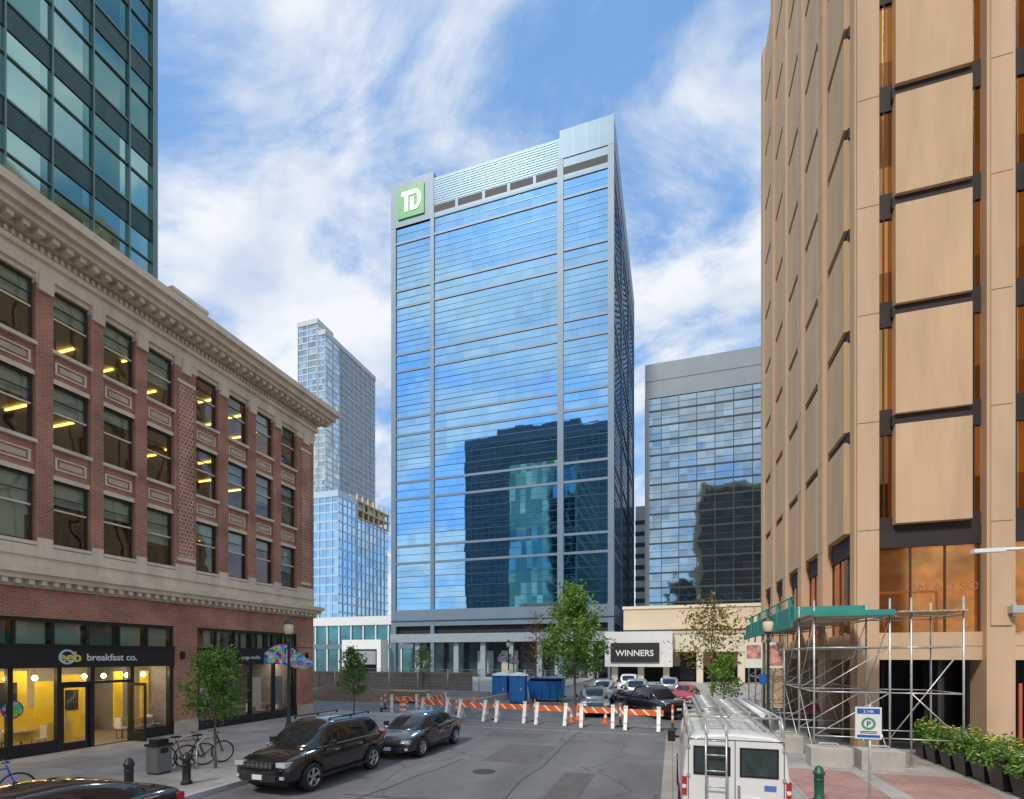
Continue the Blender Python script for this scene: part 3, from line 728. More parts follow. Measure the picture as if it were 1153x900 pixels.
# ------------------------------------------------------------------ lamps
def lamp(loc,banner=True,ang=0.):
    root=empty('street_lamp',loc,ang); m=M()
    m.lathe((0,0,0),[(.0,0),(.2,0),(.2,.12),(.15,.18),(.14,.6),(.1,.7),(.085,.9),(.06,1.),(.05,3.9),(.07,3.92),(.07,4.0),(.04,4.05),(.05,4.2),(.12,4.26),(.13,4.3)],lampgreen,16)
    m.lathe((0,0,4.3),[(.12,0),(.17,.1),(.19,.28),(.16,.42)],globe,16)
    m.lathe((0,0,4.72),[(.21,0),(.2,.04),(.1,.13),(.04,.17),(.03,.24),(0,.28)],lampgreen,16)
    m.lathe((0,0,4.72),[(0,0),(.21,0)],lampgreen,16)
    if banner: m.cyl((0,-.9,3.75),(0,.9,3.75),.02,.02,lampgreen,6)
    m.obj('post',root)
    if banner:
        b=M(); vm=MATS.get('mos') or vormat('mosaic_banner_colours',9); MATS['mos']=vm
        n=14
        for i in range(n):
            t0=i/n;t1=(i+1)/n
            def pt(t,s): 
                hw=.40*math.sin(math.pi*min(1,t*.85+.12))**.7
                return (.12+.12*math.sin(t*9),-.9+1.8*t,3.3+.2*math.sin(t*5)+s*hw)
            b.poly([pt(t0,-1),pt(t1,-1),pt(t1,1),pt(t0,1)],vm)
        b.obj('mosaic_banner',root)
    return root
lamp((-14.9,16.9,.13),True,R(-50)); lamp((-13.0,40.,.0),True,R(-80)); lamp((3.35,20.6,.13),False)
root=empty('wayfinding_sign',(3.75,24.0,.13)); m=M()
m.cyl((0,0,0),(0,0,4.0),.045,.045,lampgreen,10)
m.box(-.75,-.08,-.02,.02,2.9,4.0,white); m.box(.08,.75,-.02,.02,2.9,4.0,white)
mapm=P('map_red',(.55,.28,.22),.5,var=.7,scale=4)
m.box(-.7,-.13,-.026,-.02,3.3,3.9,mapm); m.box(.13,.7,-.026,-.02,3.0,3.9,mapm)
m.box(-.2,.2,-.06,-.045,2.2,2.65,P('sign_blue',(.02,.12,.45),.4,var=0)); m.obj('panels_and_post',root)
root=empty('parking_sign',(3.6,11.5,.13)); m=M()
m.cyl((0.06,0,0),(0.06,0,2.45),.025,.025,steel,8)
m.box(-.2,.24,-.05,-.03,1.78,2.4,white)
blue=MATS['sign_blue']
m.box(-.17,.21,-.056,-.05,2.27,2.37,blue); m.box(-.17,.21,-.056,-.05,1.81,1.86,blue)
m.lathe((0.02,-.056,2.08),[(.08,0),(.12,0)],P('sign_green2',(.05,.35,.1),.5,var=0),20,'y')
for z in (1.89,1.92): m.box(-.12,.16,-.056,-.05,z,z+.012,black)
m.obj('panel_and_post',root)
text('P',(0.02,-.058,2.03),.14,blue,(R(90),0,0),root,'sign_text',.001,'CENTER',.003)
text('2 HR',(0.02,-.058,2.285),.085,white,(R(90),0,0),root,'sign_text',.001,'CENTER')
root=empty('overhead_street_light',(11.2,17.2,.13)); m=M()
m.cyl((0,0,0),(0,0,6.35),.09,.07,steel,12); m.cyl((0,0,6.3),(-3.2,0,6.3),.045,.045,whitep,10); m.box(-3.3,-2.6,-.1,.1,6.24,6.34,whitep); m.obj('pole_and_arm',root)

def bollard(loc,mat):
    root=empty('bollard',loc); m=M()
    m.lathe((0,0,0),[(0,0),(.14,0),(.14,.06),(.1,.1),(.1,.62),(.125,.64),(.125,.7),(.1,.72),(.09,.78),(.05,.83),(0,.85)],mat,18)
    m.lathe((0,0,.5),[(.1,0),(.106,.0),(.106,.05),(.1,.05)],mat,18); m.obj('post',root)
bollard((-12.3,10.2,.13),black); bollard((-13.0,9.2,.13),black); bollard((-12.1,13.6,.13),black); bollard((3.25,13.4,.13),P('green_bollard',(.02,.1,.06),.4,var=0)); bollard((3.1,18.0,.13),MATS['green_bollard'])
root=empty('litter_bin',(-14.2,10.9,.13)); m=M()
m.box(-.22,.22,-.22,.22,.05,.8,P('bin_grey',(.25,.26,.26),.4,.5)); m.box(-.25,.25,-.25,.25,.8,.87,black); m.box(-.17,.17,-.17,.17,.87,1.0,black); m.box(.22,.225,-.12,.12,.6,.75,black); m.box(-.2,.2,-.2,.2,0,.05,black); m.obj('bin',root,.02)
def bicycle(loc,rz,fm):
    root=empty('bicycle',loc,rz); m=M(); r=.33
    for x in(-.52,.52):
        m.torus((x,0,r+.02),r,.02,tyre,'y',28,6); m.torus((x,0,r+.02),r-.03,.008,rim,'y',24,4)
        for i in range(12):
            a=i*math.pi/6; m.cyl((x,0,r+.02),(x+math.cos(a)*(r-.03),0,r+.02+math.sin(a)*(r-.03)),.002,.002,rim,3,False)
    B=(-.05,0,.3);S=(-.2,0,.82);H=(.36,0,.82);Rr=(-.52,0,.35);H2=(.4,0,.68)
    for a,b in((B,S),(S,H),(B,H2),(Rr,B),(Rr,S)): m.cyl(a,b,.018,.018,fm,7)
    m.cyl((.34,0,.9),(.42,0,.66),.022,.022,fm,7); m.cyl((.42,.04,.66),(.52,.05,.35),.012,.012,fm,6); m.cyl((.42,-.04,.66),(.52,-.05,.35),.012,.012,fm,6)
    m.cyl((-.2,0,.82),(-.23,0,.93),.014,.014,steel,6); m.box(-.36,-.1,-.06,.06,.93,.98,black)
    m.cyl((.34,0,.9),(.33,0,1.0),.014,.014,steel,6); m.cyl((.33,-.28,1.0),(.33,.28,1.0),.013,.013,black,6); m.cyl((.33,-.28,1.0),(.2,-.28,1.0),.015,.015,black,6); m.cyl((.33,.28,1.0),(.2,.28,1.0),.015,.015,black,6)
    m.lathe((-.05,.05,.3),[(0,0),(.09,0),(.09,.01),(0,.01)],steel,16,'y'); m.cyl((-.05,.06,.3),(.05,.1,.16),.01,.01,steel,5); m.cyl((-.05,-.06,.3),(-.15,-.1,.44),.01,.01,steel,5)
    m.obj('frame_and_wheels',root)
bicycle((-14.2,11.7,.13),R(60),P('bike_red',(.3,.03,.03),.3,var=0)); bicycle((-13.95,12.2,.13),R(70),black)
bicycle((-14.6,7.2,.13),R(75),P('bike_blue',(.03,.15,.6),.3,var=0))
root=empty('bike_rack',(-14.05,12,.13)); m=M()
for x in (-.4,.4):
    n=12
    pp=[(x,-.35,0),(x,-.35,.55)]+[(x,-.35*math.cos(math.pi*i/n),.55+.35*math.sin(math.pi*i/n)) for i in range(1,n)]+[(x,.35,.55),(x,.35,0)]
    for a,b in zip(pp,pp[1:]): m.cyl(a,b,.025,.025,steel,8)
m.obj('hoops',root)

# ------------------------------------------------------------------ vehicles
def wheel(m,x,y,side,r=.34,wd=.22):
    z=r; s=side
    m.lathe((x,y,z),[(r*.62,-.5*wd*s),(r*.9,-.5*wd*s),(r,-.36*wd*s),(r,.36*wd*s),(r*.92,.5*wd*s),(r*.68,.5*wd*s),(r*.64,.42*wd*s)],tyre,28,'y')
    m.lathe((x,y,z),[(r*.64,.42*wd*s),(r*.66,.5*wd*s),(r*.60,.48*wd*s),(r*.58,.2*wd*s)],rim,28,'y')
    m.lathe((x,y,z),[(0,.12*wd*s),(r*.62,.12*wd*s)],black,24,'y')
    m.lathe((x,y,z),[(0,.47*wd*s),(r*.14,.46*wd*s),(r*.15,.2*wd*s)],rim,16,'y')
    for i in range(5):
        a=i*2*math.pi/5+.3
        for da in (-.13,.13):
            c=Vector((x,y+.4*wd*s,z)); 
            m.cyl(c,(x+math.cos(a+da)*r*.62,y+.38*wd*s,z+math.sin(a+da)*r*.62),.028,.022,rim,5,False)
def vehicle(name,loc,rz,paint,body,cab,wx,W,wr=.34,extra=None,clad=None,lvl=2):
    root=empty(name,loc,rz)
    m=M(); secs=[]
    for (x,zt,hw,zb) in body:
        h=zt-zb
        half=[(0,zb),(hw*.8,zb),(hw*.97,zb+h*.14),(hw,zb+h*.48),(hw*.975,zb+h*.78),(hw*.90,zt-h*.04),(hw*.70,zt+.012),(0,zt+.035)]
        ring=half+[(-a,b) for a,b in reversed(half[1:-1])]
        secs.append([(x,a,b) for a,b in ring])
    n=len(secs[0]); m.v=[p for s_ in secs for p in s_]
    for i in range(len(secs)-1):
        for j in range(n):
            k=(j+1)%n; mat=paint
            if clad and (j in (0,1,n-1,n-2)): mat=clad
            m.addf((i*n+j,i*n+k,(i+1)*n+k,(i+1)*n+j),mat,True)
    m.addf(tuple(range(n)),paint,True); m.addf(tuple(reversed(range((len(secs)-1)*n,len(secs)*n))),paint,True)
    ob=m.obj('body',None,fix=True)
    s=ob.modifiers.new('s','SUBSURF'); s.levels=lvl; s.render_levels=lvl
    cm=M()
    for x in wx:
        cm.lathe((x,0,wr),[(0,-W),(wr*1.17,-W),(wr*1.17,-W*.5+.30),(0,-W*.5+.30)],paint,32,'y')
        cm.lathe((x,0,wr),[(0,W*.5-.30),(wr*1.17,W*.5-.30),(wr*1.17,W),(0,W)],paint,32,'y')
    cut=cm.obj('cutter',None,fix=True)
    b=ob.modifiers.new('b','BOOLEAN'); b.operation='DIFFERENCE'; b.object=cut; b.solver='EXACT'
    dg=bpy.context.evaluated_depsgraph_get(); me=bpy.data.meshes.new_from_object(ob.evaluated_get(dg))
    ob.modifiers.clear(); ob.data=me; bpy.data.objects.remove(cut); ob.parent=root
    c=M(); secs=[]
    for (x,zb,zr,wb,wr_,kd) in cab:
        half=[(wb,zb-.06),(wb,zb),(wr_+.03,zr-.07),(wr_-.06,zr-.005),(0,zr+.025)]
        ring=half+[(-a,b) for a,b in reversed(half[:-1])]
        secs.append([(x,a,b) for a,b in ring])
    n=len(secs[0]); c.v=[p for s_ in secs for p in s_]
    for i in range(len(secs)-1):
        k0=cab[i][5]; 
        for j in range(n-1):
            if j in (0,n-2): mat=paint
            elif j in (1,n-3): mat=paint if k0=='p' else carglass
            elif j in (2,n-4): mat=paint
            else: mat=carglass if k0=='w' else paint
            c.addf((i*n+j,i*n+j+1,(i+1)*n+j+1,(i+1)*n+j),mat,True)
    c.addf(tuple(range(n)),paint,True); c.addf(tuple(reversed(range((len(secs)-1)*n,len(secs)*n))),paint,True)
    co_=c.obj('cabin',root,fix=True); s=co_.modifiers.new('s','SUBSURF'); s.levels=lvl; s.render_levels=lvl
    wm=M()
    for x in wx:
        for sd in (-1,1): wheel(wm,x,sd*(W/2-.12),sd,wr)
        wm.cyl((x,-W/2+.2,wr),(x,W/2-.2,wr),.05,.05,black,8)
    wm.box(wx[0]-.6,wx[1]+.6,-W/2+.32,W/2-.32,.22,.6,black)
    wm.obj('wheels',root)
    if extra:
        e=M(); extra(e); e.obj('details',root,.008)
    return root
def details(L,W,zh,zt,zb,grille,plate=True,belt=.95,doors=(-.95,.05,1.0)):
    def f(e):
        xf=L/2
        e.box(xf-.12,xf+.0,-W*.24,W*.24,zh-.2,zh-.06,grille); e.box(xf-.14,xf-.005,-W*.3,W*.3,zb+.05,zb+.22,blackm)
        for s in(-1,1):
            e.box(xf-.34,xf-.07,s*W*.27,s*W*.425,zh-.17,zh-.05,head_l)
            e.box(xf-.2,xf-.05,s*W*.34,s*W*.40,zb+.12,zb+.2,head_l)
            e.box(-xf+.05,-xf+.22,s*W*.28,s*W*.44,zt-.28,zt-.12,red_l)
            y0=W*.47
            e.box(.62,.72,s*y0,s*(y0+.09),belt+.0,belt+.04,black); e.box(.6,.74,s*(y0+.06),s*(y0+.22),belt+.0,belt+.15,black)
            for d in (doors[0]+.25,doors[1]+.35): e.box(d-.1,d+.08,s*(W/2-.03),s*(W/2+.012),belt-.16,belt-.13,chrome)
            for d in doors: e.box(d-.006,d+.006,s*(W/2-.05),s*(W/2-.012),.35,belt-.04,black)
            e.box(-1.3,1.15,s*(W/2-.04),s*(W/2-.0),.29,.36,blackm)
            e.box(-1.7,1.1,s*(W/2-.1),s*(W/2-.055),belt-.005,belt+.015,chrome)
        if plate:
            e.box(xf-.03,xf+.02,-.15,.15,zb+.1,zb+.22,white); e.box(-xf-.02,-xf+.05,-.16,.16,zt-.4,zt-.26,white)
        e.box(xf-.1,xf+.008,-W*.22,W*.22,zh-.135,zh-.12,chrome)
    return f
def sedan(name,loc,rz,paint,H=1.45):
    body=[(-2.32,.86,.70,.45),(-2.24,1.0,.83,.30),(-1.7,1.06,.91,.22),(-.9,1.0,.935,.19),(.2,.96,.94,.19),(1.1,.94,.93,.19),(1.75,.84,.91,.2),(2.15,.70,.84,.22),(2.3,.56,.68,.30)]
    cab=[(-1.95,1.0,1.03,.66,.60,'w'),(-1.1,.98,H-.06,.80,.60,'g'),(-.42,.96,H,.86,.62,'p'),(-.33,.96,H,.86,.62,'g'),(.35,.95,H-.01,.86,.61,'g'),(.55,.94,H-.04,.85,.6,'w'),(1.45,.88,.91,.74,.66,'w')]
    return vehicle(name,loc,rz,paint,body,cab,(-1.4,1.42),1.86,.34,details(4.6,1.86,.72,1.02,.22,blackm))
def suv(name,loc,rz,paint):
    body=[(-2.3,.95,.74,.50),(-2.22,1.1,.86,.38),(-1.7,1.13,.925,.3),(-.9,1.1,.94,.26),(.2,1.07,.945,.26),(1.0,1.07,.94,.26),(1.7,1.0,.92,.28),(2.1,.88,.86,.32),(2.27,.72,.72,.4)]
    cab=[(-2.12,1.08,1.12,.76,.7,'w'),(-1.85,1.08,1.60,.82,.65,'g'),(-1.15,1.08,1.69,.88,.68,'p'),(-1.05,1.08,1.7,.88,.68,'g'),(-.15,1.07,1.72,.88,.68,'p'),(-.05,1.07,1.72,.88,.68,'g'),(.5,1.06,1.69,.88,.67,'w'),(1.35,1.03,1.06,.78,.7,'w')]
    det=details(4.55,1.88,.92,1.22,.34,blackm,belt=1.08)
    def ex(e):
        det(e)
        for s in(-1,1):
            e.box(-1.6,.3,s*.60-.02,s*.60+.02,1.76,1.79,blackm)
            for x in (-1.6,-.7,.27): e.box(x,x+.05,s*.60-.02,s*.60+.02,1.7,1.76,blackm)
        for k in range(7): e.box(2.17,2.275,-.45+k*.14,-.45+k*.14+.03,.73,.86,chrome)
    return vehicle(name,loc,rz,paint,body,cab,(-1.38,1.33),1.9,.365,ex,clad=blackm)
def pickup(name,loc,rz,paint):
    body=[(-2.75,.9,.84,.55),(-2.7,1.12,.93,.45),(-1.7,1.15,.97,.4),(-.7,1.15,.98,.36),(.4,1.13,.98,.36),(1.2,1.13,.98,.36),(2.0,1.1,.96,.38),(2.6,1.02,.92,.42),(2.72,.85,.84,.5)]
    cab=[(-.95,1.15,1.2,.82,.78,'w'),(-.85,1.15,1.78,.88,.7,'g'),(-.1,1.14,1.86,.9,.7,'p'),(0,1.14,1.86,.9,.7,'g'),(.8,1.13,1.84,.9,.68,'w'),(1.5,1.1,1.13,.84,.75,'w')]
    det=details(5.4,1.95,1.02,1.22,.45,blackm,belt=1.15)
    def ex(e):
        det(e); e.box(-2.6,-1.0,-.8,.8,1.16,1.2,blackm)
        for s in(-1,1): e.box(-2.62,-.98,s*.84-.06,s*.84+.06,1.14,1.26,paint)
        e.box(-2.72,-2.6,-.84,.84,1.14,1.26,paint)
    return vehicle(name,loc,rz,paint,body,cab,(-1.75,1.75),1.98,.4,ex)
pb=P('car_paint_black',(.012,.013,.015),.2,.2,var=0,coat=1); pbl=P('car_paint_bluegrey',(.03,.037,.045),.25,.4,var=0,coat=1)
pw=P('car_paint_white',(.8,.8,.78),.3,0,var=0,coat=.6); pg=P('car_paint_grey',(.22,.23,.24),.3,.5,var=0,coat=1); ps=P('car_paint_silver',(.5,.51,.52),.3,.7,var=0,coat=1); pr=P('car_paint_red',(.45,.03,.02),.3,var=0,coat=1)
suv('parked_suv',(-9.85,12.4,0),R(-91),pb)
sedan('parked_car',(-9.25,17.4,0),R(-90),pbl)
sedan('parked_car',(-9.85,5.2,0),R(-90),pb)
suv('parked_suv',(-4.6,31.2,0),R(-80),pg)
pickup('pickup_truck',(-1.2,31.6,0),R(-55),pb)
pickup('pickup_truck',(-2.6,39.5,0),R(-90),ps)
suv('parked_suv',(-5.2,40.5,0),R(-90),pw)
suv('parked_suv',(-.3,46.5,0),R(-90),ps)
sedan('parked_car',(1.3,21.5,0),R(90),ps)
pickup('pickup_truck',(-4,50,0),R(-90),pw)
sedan('parked_car',(0.9,41.,0),R(-100),pr)

def van(loc,rz):
    root=empty('cargo_van',loc,rz)
    m=M()
    st=[(-2.7,.42,2.0,.93),(-2.66,.38,2.04,.97),(-1.5,.36,2.08,1.0),(0,.36,2.08,1.0),(1.2,.36,2.07,1.0),(1.6,.36,2.0,.99)]
    secs=[]
    for (x,zb,zt,hw) in st:
        half=[(0,zb),(hw*.9,zb),(hw*.98,zb+.08),(hw,zb+.45),(hw*.985,1.15),(hw*.93,1.7),(hw*.86,zt-.10),(hw*.74,zt-.02),(0,zt+.03)]
        ring=half+[(-a,b) for a,b in reversed(half[1:-1])]; secs.append([(x,a,b) for a,b in ring])
    for (x,zb,zt,hw) in [(2.25,.38,1.22,.96),(2.6,.42,1.1,.88),(2.68,.5,.9,.8)]:
        h=zt-zb
        half=[(0,zb),(hw*.9,zb),(hw*.98,zb+.08),(hw,zb+h*.4),(hw*.98,zb+h*.6),(hw*.95,zb+h*.8),(hw*.88,zt-.05),(hw*.7,zt),(0,zt+.02)]
        ring=half+[(-a,b) for a,b in reversed(half[1:-1])]; secs.append([(x,a,b) for a,b in ring])
    n=len(secs[0]); m.v=[p for s_ in secs for p in s_]
    for i in range(len(secs)-1):
        for j in range(n):
            k=(j+1)%n; mat=pw
            if i==5 and j in (6,7,8,9): mat=carglass
            if i in (4,) and j in (4,11): mat=carglass
            m.addf((i*n+j,i*n+k,(i+1)*n+k,(i+1)*n+j),mat,True)
    m.addf(tuple(range(n)),pw,False); m.addf(tuple(reversed(range((len(secs)-1)*n,len(secs)*n))),pw,True)
    o=m.obj('body',root,fix=True); s=o.modifiers.new('s','SUBSURF'); s.levels=2; s.render_levels=2
    cr=o.data.attributes.new('crease_edge','FLOAT','EDGE')
    for e in o.data.edges:
        a,b=[o.data.vertices[i].co for i in e.vertices]
        if a.x<-2.69 and b.x<-2.69: cr.data[e.index].value=.6
    e=M(); xr=-2.7
    for (a,b) in ((.08,.74),(-.74,-.08)):
        e.box(xr-.012,xr+.04,a,b,1.25,1.80,black); e.box(xr-.02,xr+.04,a+.035,b-.035,1.285,1.765,P('van_glass',(.06,.08,.08),.05,.4,var=.3,scale=3))
    for y in (-.83,.83,0): e.box(xr-.008,xr+.03,y-.006,y+.006,.55,1.93,blackm)
    e.box(xr-.008,xr+.03,-.83,.83,.545,.556,blackm); e.box(xr-.008,xr+.03,-.83,.83,1.925,1.936,blackm)
    for s in (-1,1):
        e.box(xr-.03,xr+.06,s*.86,s*.95,.85,1.2,red_l); e.box(xr-.033,xr+.06,s*.87,s*.94,.98,1.05,white)
        for z in (.7,1.2,1.75): e.box(xr-.025,xr,s*.80,s*.86,z,z+.07,steel)
    e.box(xr-.14,xr+.05,-.96,.96,.36,.54,P('van_bumper',(.3,.3,.3),.35,.6)); e.box(xr-.145,xr-.1,-.6,.6,.49,.50,black)
    e.box(xr-.02,xr,-.42,-.12,.72,.88,white); e.box(xr-.024,xr-.02,-.38,-.16,.76,.83,P('plate_red',(.5,.1,.1),.5,var=0)); e.box(xr-.05,xr,-.08,-.04,.85,1.1,chrome)
    e.box(xr-.012,xr,-.7,-.5,1.02,1.12,P('van_sticker',(.1,.2,.5),.5)); 
    for s in (-1,1): e.box(1.45,1.6,s*1.05,s*1.25,1.2,1.5,black); e.box(1.5,1.54,s*.9,s*1.06,1.3,1.36,black)
    for x in (-1.75,1.75):
        for sd in(-1,1): wheel(e,x,sd*.86,sd,.37,.24)
        for sd in(-1,1): e.lathe((x,sd*.9,.38),[(.44,0),(.44,sd*.112),(0,sd*.112)],black,28,'y')
    e.obj('details',root)
    k=M()
    for x in (-2.3,-1.2,0,1.1):
        k.cyl((x,-.82,2.32),(x,.82,2.32),.022,.022,steel,8)
        for s in (-1,1): k.cyl((x,s*.82,2.32),(x,s*.86,1.98),.02,.02,steel,8)
    for s in (-1,1): k.cyl((-2.5,s*.82,2.34),(1.4,s*.82,2.34),.02,.02,steel,8); k.cyl((-2.5,s*.82,2.34),(-2.62,s*.84,2.0),.02,.02,steel,8)
    def ladder(x0,x1,y,w_,z):
        for s in(-1,1): k.box(x0,x1,y+s*w_-.02,y+s*w_+.02,z,z+.08,steel)
        x=x0+.15
        while x<x1: k.cyl((x,y-w_,z+.04),(x,y+w_,z+.04),.015,.015,steel,6); x+=.3
    ladder(-2.6,1.6,.42,.2,2.36); ladder(-2.4,1.2,-.1,.19,2.36); ladder(-2.3,1.0,.4,.17,2.46)
    k.cyl((-2.5,-.5,2.4),(1.4,-.5,2.4),.05,.05,whitep,10); k.cyl((-2.3,-.65,2.4),(1.2,-.65,2.4),.045,.045,steel,10)
    for y in (.16,.52):
        k.cyl((-2.8,y,.62),(-2.8,y,2.02),.018,.018,steel,8); k.cyl((-2.8,y,2.02),(-2.55,y,2.34),.018,.018,steel,8)
        for z in (.7,1.9): k.cyl((-2.8,y,z),(-2.69,y,z),.012,.012,steel,6)
    for z in (.75,1.05,1.35,1.65,1.92): k.cyl((-2.8,.16,z),(-2.8,.52,z),.014,.014,steel,8)
    k.obj('roof_rack_and_ladders',root)
van((1.12,13.05,0),R(90))

# ------------------------------------------------------------------ barricades & site
def barricade(loc,rz,L=2.0):
    root=empty('construction_barricade',loc,rz); m=M()
    m.box(-L/2,L/2,-.03,0,.70,.98,obstripe)
    for x in (-L/2+.15,L/2-.31):
        w2=.17
        for s in (-1,1):
            m.poly([(x,s*.34-.02,0),(x+w2,s*.34-.02,0),(x+w2,.01,1.1),(x,.01,1.1)],whitep); m.poly([(x,s*.34+.08,0),(x+w2,s*.34+.08,0),(x+w2,.06,1.1),(x,.06,1.1)],whitep)
            m.poly([(x,s*.34-.02,0),(x,s*.34+.08,0),(x,.06,1.1),(x,.01,1.1)],whitep); m.poly([(x+w2,s*.34-.02,0),(x+w2,s*.34+.08,0),(x+w2,.06,1.1),(x+w2,.01,1.1)],whitep)
        m.box(x-.01,x+w2+.01,-.04,.08,1.03,1.13,whitep); m.box(x,x+w2,-.28,.28,.28,.36,whitep)
    m.obj('boards_and_legs',root)
for x,y,a in ((-13.2,26.8,3),(-10.6,26.2,-4),(-8.3,26.0,2),(-6.0,25.7,-3),(-3.6,25.4,4),(-1.4,25.1,-2),(-16.2,28.5,30),(-14.9,30.5,70)):
    barricade((x,y,0),R(a))
def delineator(loc):
    root=empty('traffic_delineator',loc); m=M()
    m.lathe((0,0,0),[(0,0),(.2,0),(.2,.06),(.06,.1),(.055,.35)],blackm,12)
    for i,mt in enumerate((orange,whitep,orange,whitep,orange)): m.lathe((0,0,.35+i*.16),[(.055,0),(.055,.16)],mt,12)
    m.lathe((0,0,1.15),[(.055,0),(.03,.05),(0,.05)],orange,12); m.obj('post',root)
for p in ((-17.3,27.6,0),(-14.5,27.2,0),(-11.9,26.9,0),(-9.4,26.6,0),(-7.1,26.5,0),(-2.5,25.9,0),(-18.5,30,0),(0,25.6,0)): delineator(p)
def barrel(loc):
    root=empty('traffic_barrel',loc); m=M()
    m.lathe((0,0,0),[(0,0),(.3,0),(.3,.06),(.24,.07),(.235,.25)],orange,18); m.lathe((0,0,.25),[(.235,0),(.225,.15)],whitep,18); m.lathe((0,0,.4),[(.22,0),(.21,.15)],orange,18); m.lathe((0,0,.55),[(.21,0),(.2,.15)],whitep,18); m.lathe((0,0,.7),[(.2,0),(.19,.2),(.1,.24),(0,.24)],orange,18); m.obj('barrel',root)
for p in ((-15.6,27.3,.0),(-16.6,29.3,0),(-12,30,0),(-4.9,28,0)): barrel(p)
def cone(loc):
    root=empty('traffic_cone',loc); m=M(); m.box(-.18,.18,-.18,.18,0,.03,orange); m.lathe((0,0,.03),[(.13,0),(.09,.25)],orange,14); m.lathe((0,0,.28),[(.09,0),(.065,.15)],whitep,14); m.lathe((0,0,.43),[(.065,0),(.025,.27),(0,.27)],orange,14); m.obj('cone',root)
for p in ((-5.2,27,0),(-3.4,27.2,0),(.8,25.0,0)): cone(p)
def jersey(x,y,rz):
    root=empty('concrete_barrier',(x,y,0),rz); m=M()
    pr=[(-.3,0),(-.3,.08),(-.12,.35),(-.09,.82),(.09,.82),(.12,.35),(.3,.08),(.3,0)]
    a=[(-1.45,p[0],p[1]) for p in pr]; b=[(1.45,p[0],p[1]) for p in pr]
    for i in range(8): j=(i+1)%8; m.poly([a[i],b[i],b[j],a[j]],concrete)
    m.poly(a[::-1],concrete); m.poly(b,concrete); m.obj('barrier',root)
for i in range(8): jersey(-33+i*3.0,37.+.15*(i%3),R(2*(i%2)))
for i in range(3): jersey(-11.8,31+i*3.,R(88))
root=empty('construction_hoarding'); m=M(); hb=P('weathered_plywood',(.24,.20,.165),.85,var=.25,scale=1)
tim=P('timber',(.42,.3,.17),.8)
for i in range(14):
    x=-52+i*2.44; m.box(x,x+2.42,44.0+.03*(i%2),44.06+.03*(i%2),.15,2.0,hb); m.box(x-.04,x+.04,44.1,44.2,.13,2.2,tim)
m.box(-52,-18,43.95,44.0,1.9,2.05,tim); m.obj('boards',root)
root=empty('timber_stack',(-19.5,34.5,0)); m=M()
for k in range(5):
    for j in range(4): m.box(-1.6+rnd.uniform(-.1,.1),1.6,j*.3,j*.3+.27,.1+k*.16,.1+k*.16+.14,tim)
m.obj('planks',root)
root=empty('dirt_pile',(-26,36.0,0)); m=M()
dirt=P('dirt',(.2,.14,.09),.95,var=.3,scale=4,bump=.5,bscale=6)
n=26; rr=random.Random(2)
for q,(ra,hh) in enumerate(((3.2,0),(2.5,.5),(1.7,.95),(.9,1.25),(.2,1.35))):
    for i in range(n):
        a=6.2832*i/n; f=1+rr.uniform(-.12,.12); m.v.append((ra*f*math.cos(a)*1.3,ra*f*math.sin(a)*.6,hh*(1+rr.uniform(-.12,.12))))
for q in range(4):
    for i in range(n): j=(i+1)%n; m.addf((q*n+i,q*n+j,(q+1)*n+j,(q+1)*n+i),dirt,True)
m.addf(tuple(4*n+i for i in range(n)),dirt,True); m.obj('heap',root)
def fence(x0,x1,y,h=1.9):
    root=empty('temporary_fence'); m=M(); x=x0
    while x<x1:
        m.cyl((x,y,.0),(x,y,h),.025,.025,steel,6); m.cyl((x,y,h),(x+2.9,y,h),.02,.02,steel,6); m.cyl((x,y,.15),(x+2.9,y,.15),.02,.02,steel,6); m.box(x-.1,x+.1,y-.35,y+.35,0,.12,blackm)
        q=x+.12
        while q<x+2.9: m.cyl((q,y,.15),(q,y,h),.006,.006,steel,3,False); q+=.12
        z=.4
        while z<h: m.cyl((x,y,z),(x+2.9,y,z),.006,.006,steel,3,False); z+=.3
        m.cyl((x+2.9,y,.0),(x+2.9,y,h),.025,.025,steel,6); x+=2.98
    m.obj('panels',root)
fence(-31,-9,41.3,2.4); fence(-9,-6.2,43.5,2.2)
def toilet(loc,rz):
    root=empty('portable_toilet',loc,rz); m=M(); bl=P('toilet_blue',(.02,.17,.5),.5,var=.1)
    m.box(-.58,.58,-.58,.58,.1,2.1,bl); m.box(-.62,.62,-.62,.62,0,.1,blackm); m.box(-.45,.45,-.6,-.58,.2,1.95,P('toilet_blue_door',(.03,.22,.58),.5)); m.box(.3,.36,-.63,-.6,1.,1.2,white)
    for x in (-.56,.5): m.box(x,x+.06,-.62,-.58,.1,2.1,P('toilet_trim',(.1,.3,.6),.5))
    m.lathe((0,0,2.1),[(.82,0),(.7,.12),(.3,.22),(0,.25)],whitep,4); m.cyl((.4,.4,2.1),(.4,.4,2.5),.05,.05,white,8); m.obj('cabin',root,.02)
toilet((-12.4,36.5,0),0); toilet((-11.1,36.6,0),R(5))
root=empty('dumpster',(-9.6,39.5,0),R(4)); m=M(); bl=MATS['toilet_blue']
m.v+= [(-1.2,-.9,.2),(1.2,-.9,.2),(1.2,.9,.2),(-1.2,.9,.2),(-1.4,-1.1,1.6),(1.4,-1.1,1.6),(1.4,1.1,1.9),(-1.4,1.1,1.9)]
for f in [(0,3,2,1),(4,5,6,7),(0,1,5,4),(1,2,6,5),(2,3,7,6),(3,0,4,7)]: m.addf(f,bl)
for x in (-.9,-.3,.3,.9): m.box(x-.04,x+.04,-1.1,-.95,.3,1.5,bl)
for x in (-1,1): m.lathe((x,-.7,.12),[(0,-.05),(.12,-.05),(.12,.05),(0,.05)],black,12,'x')
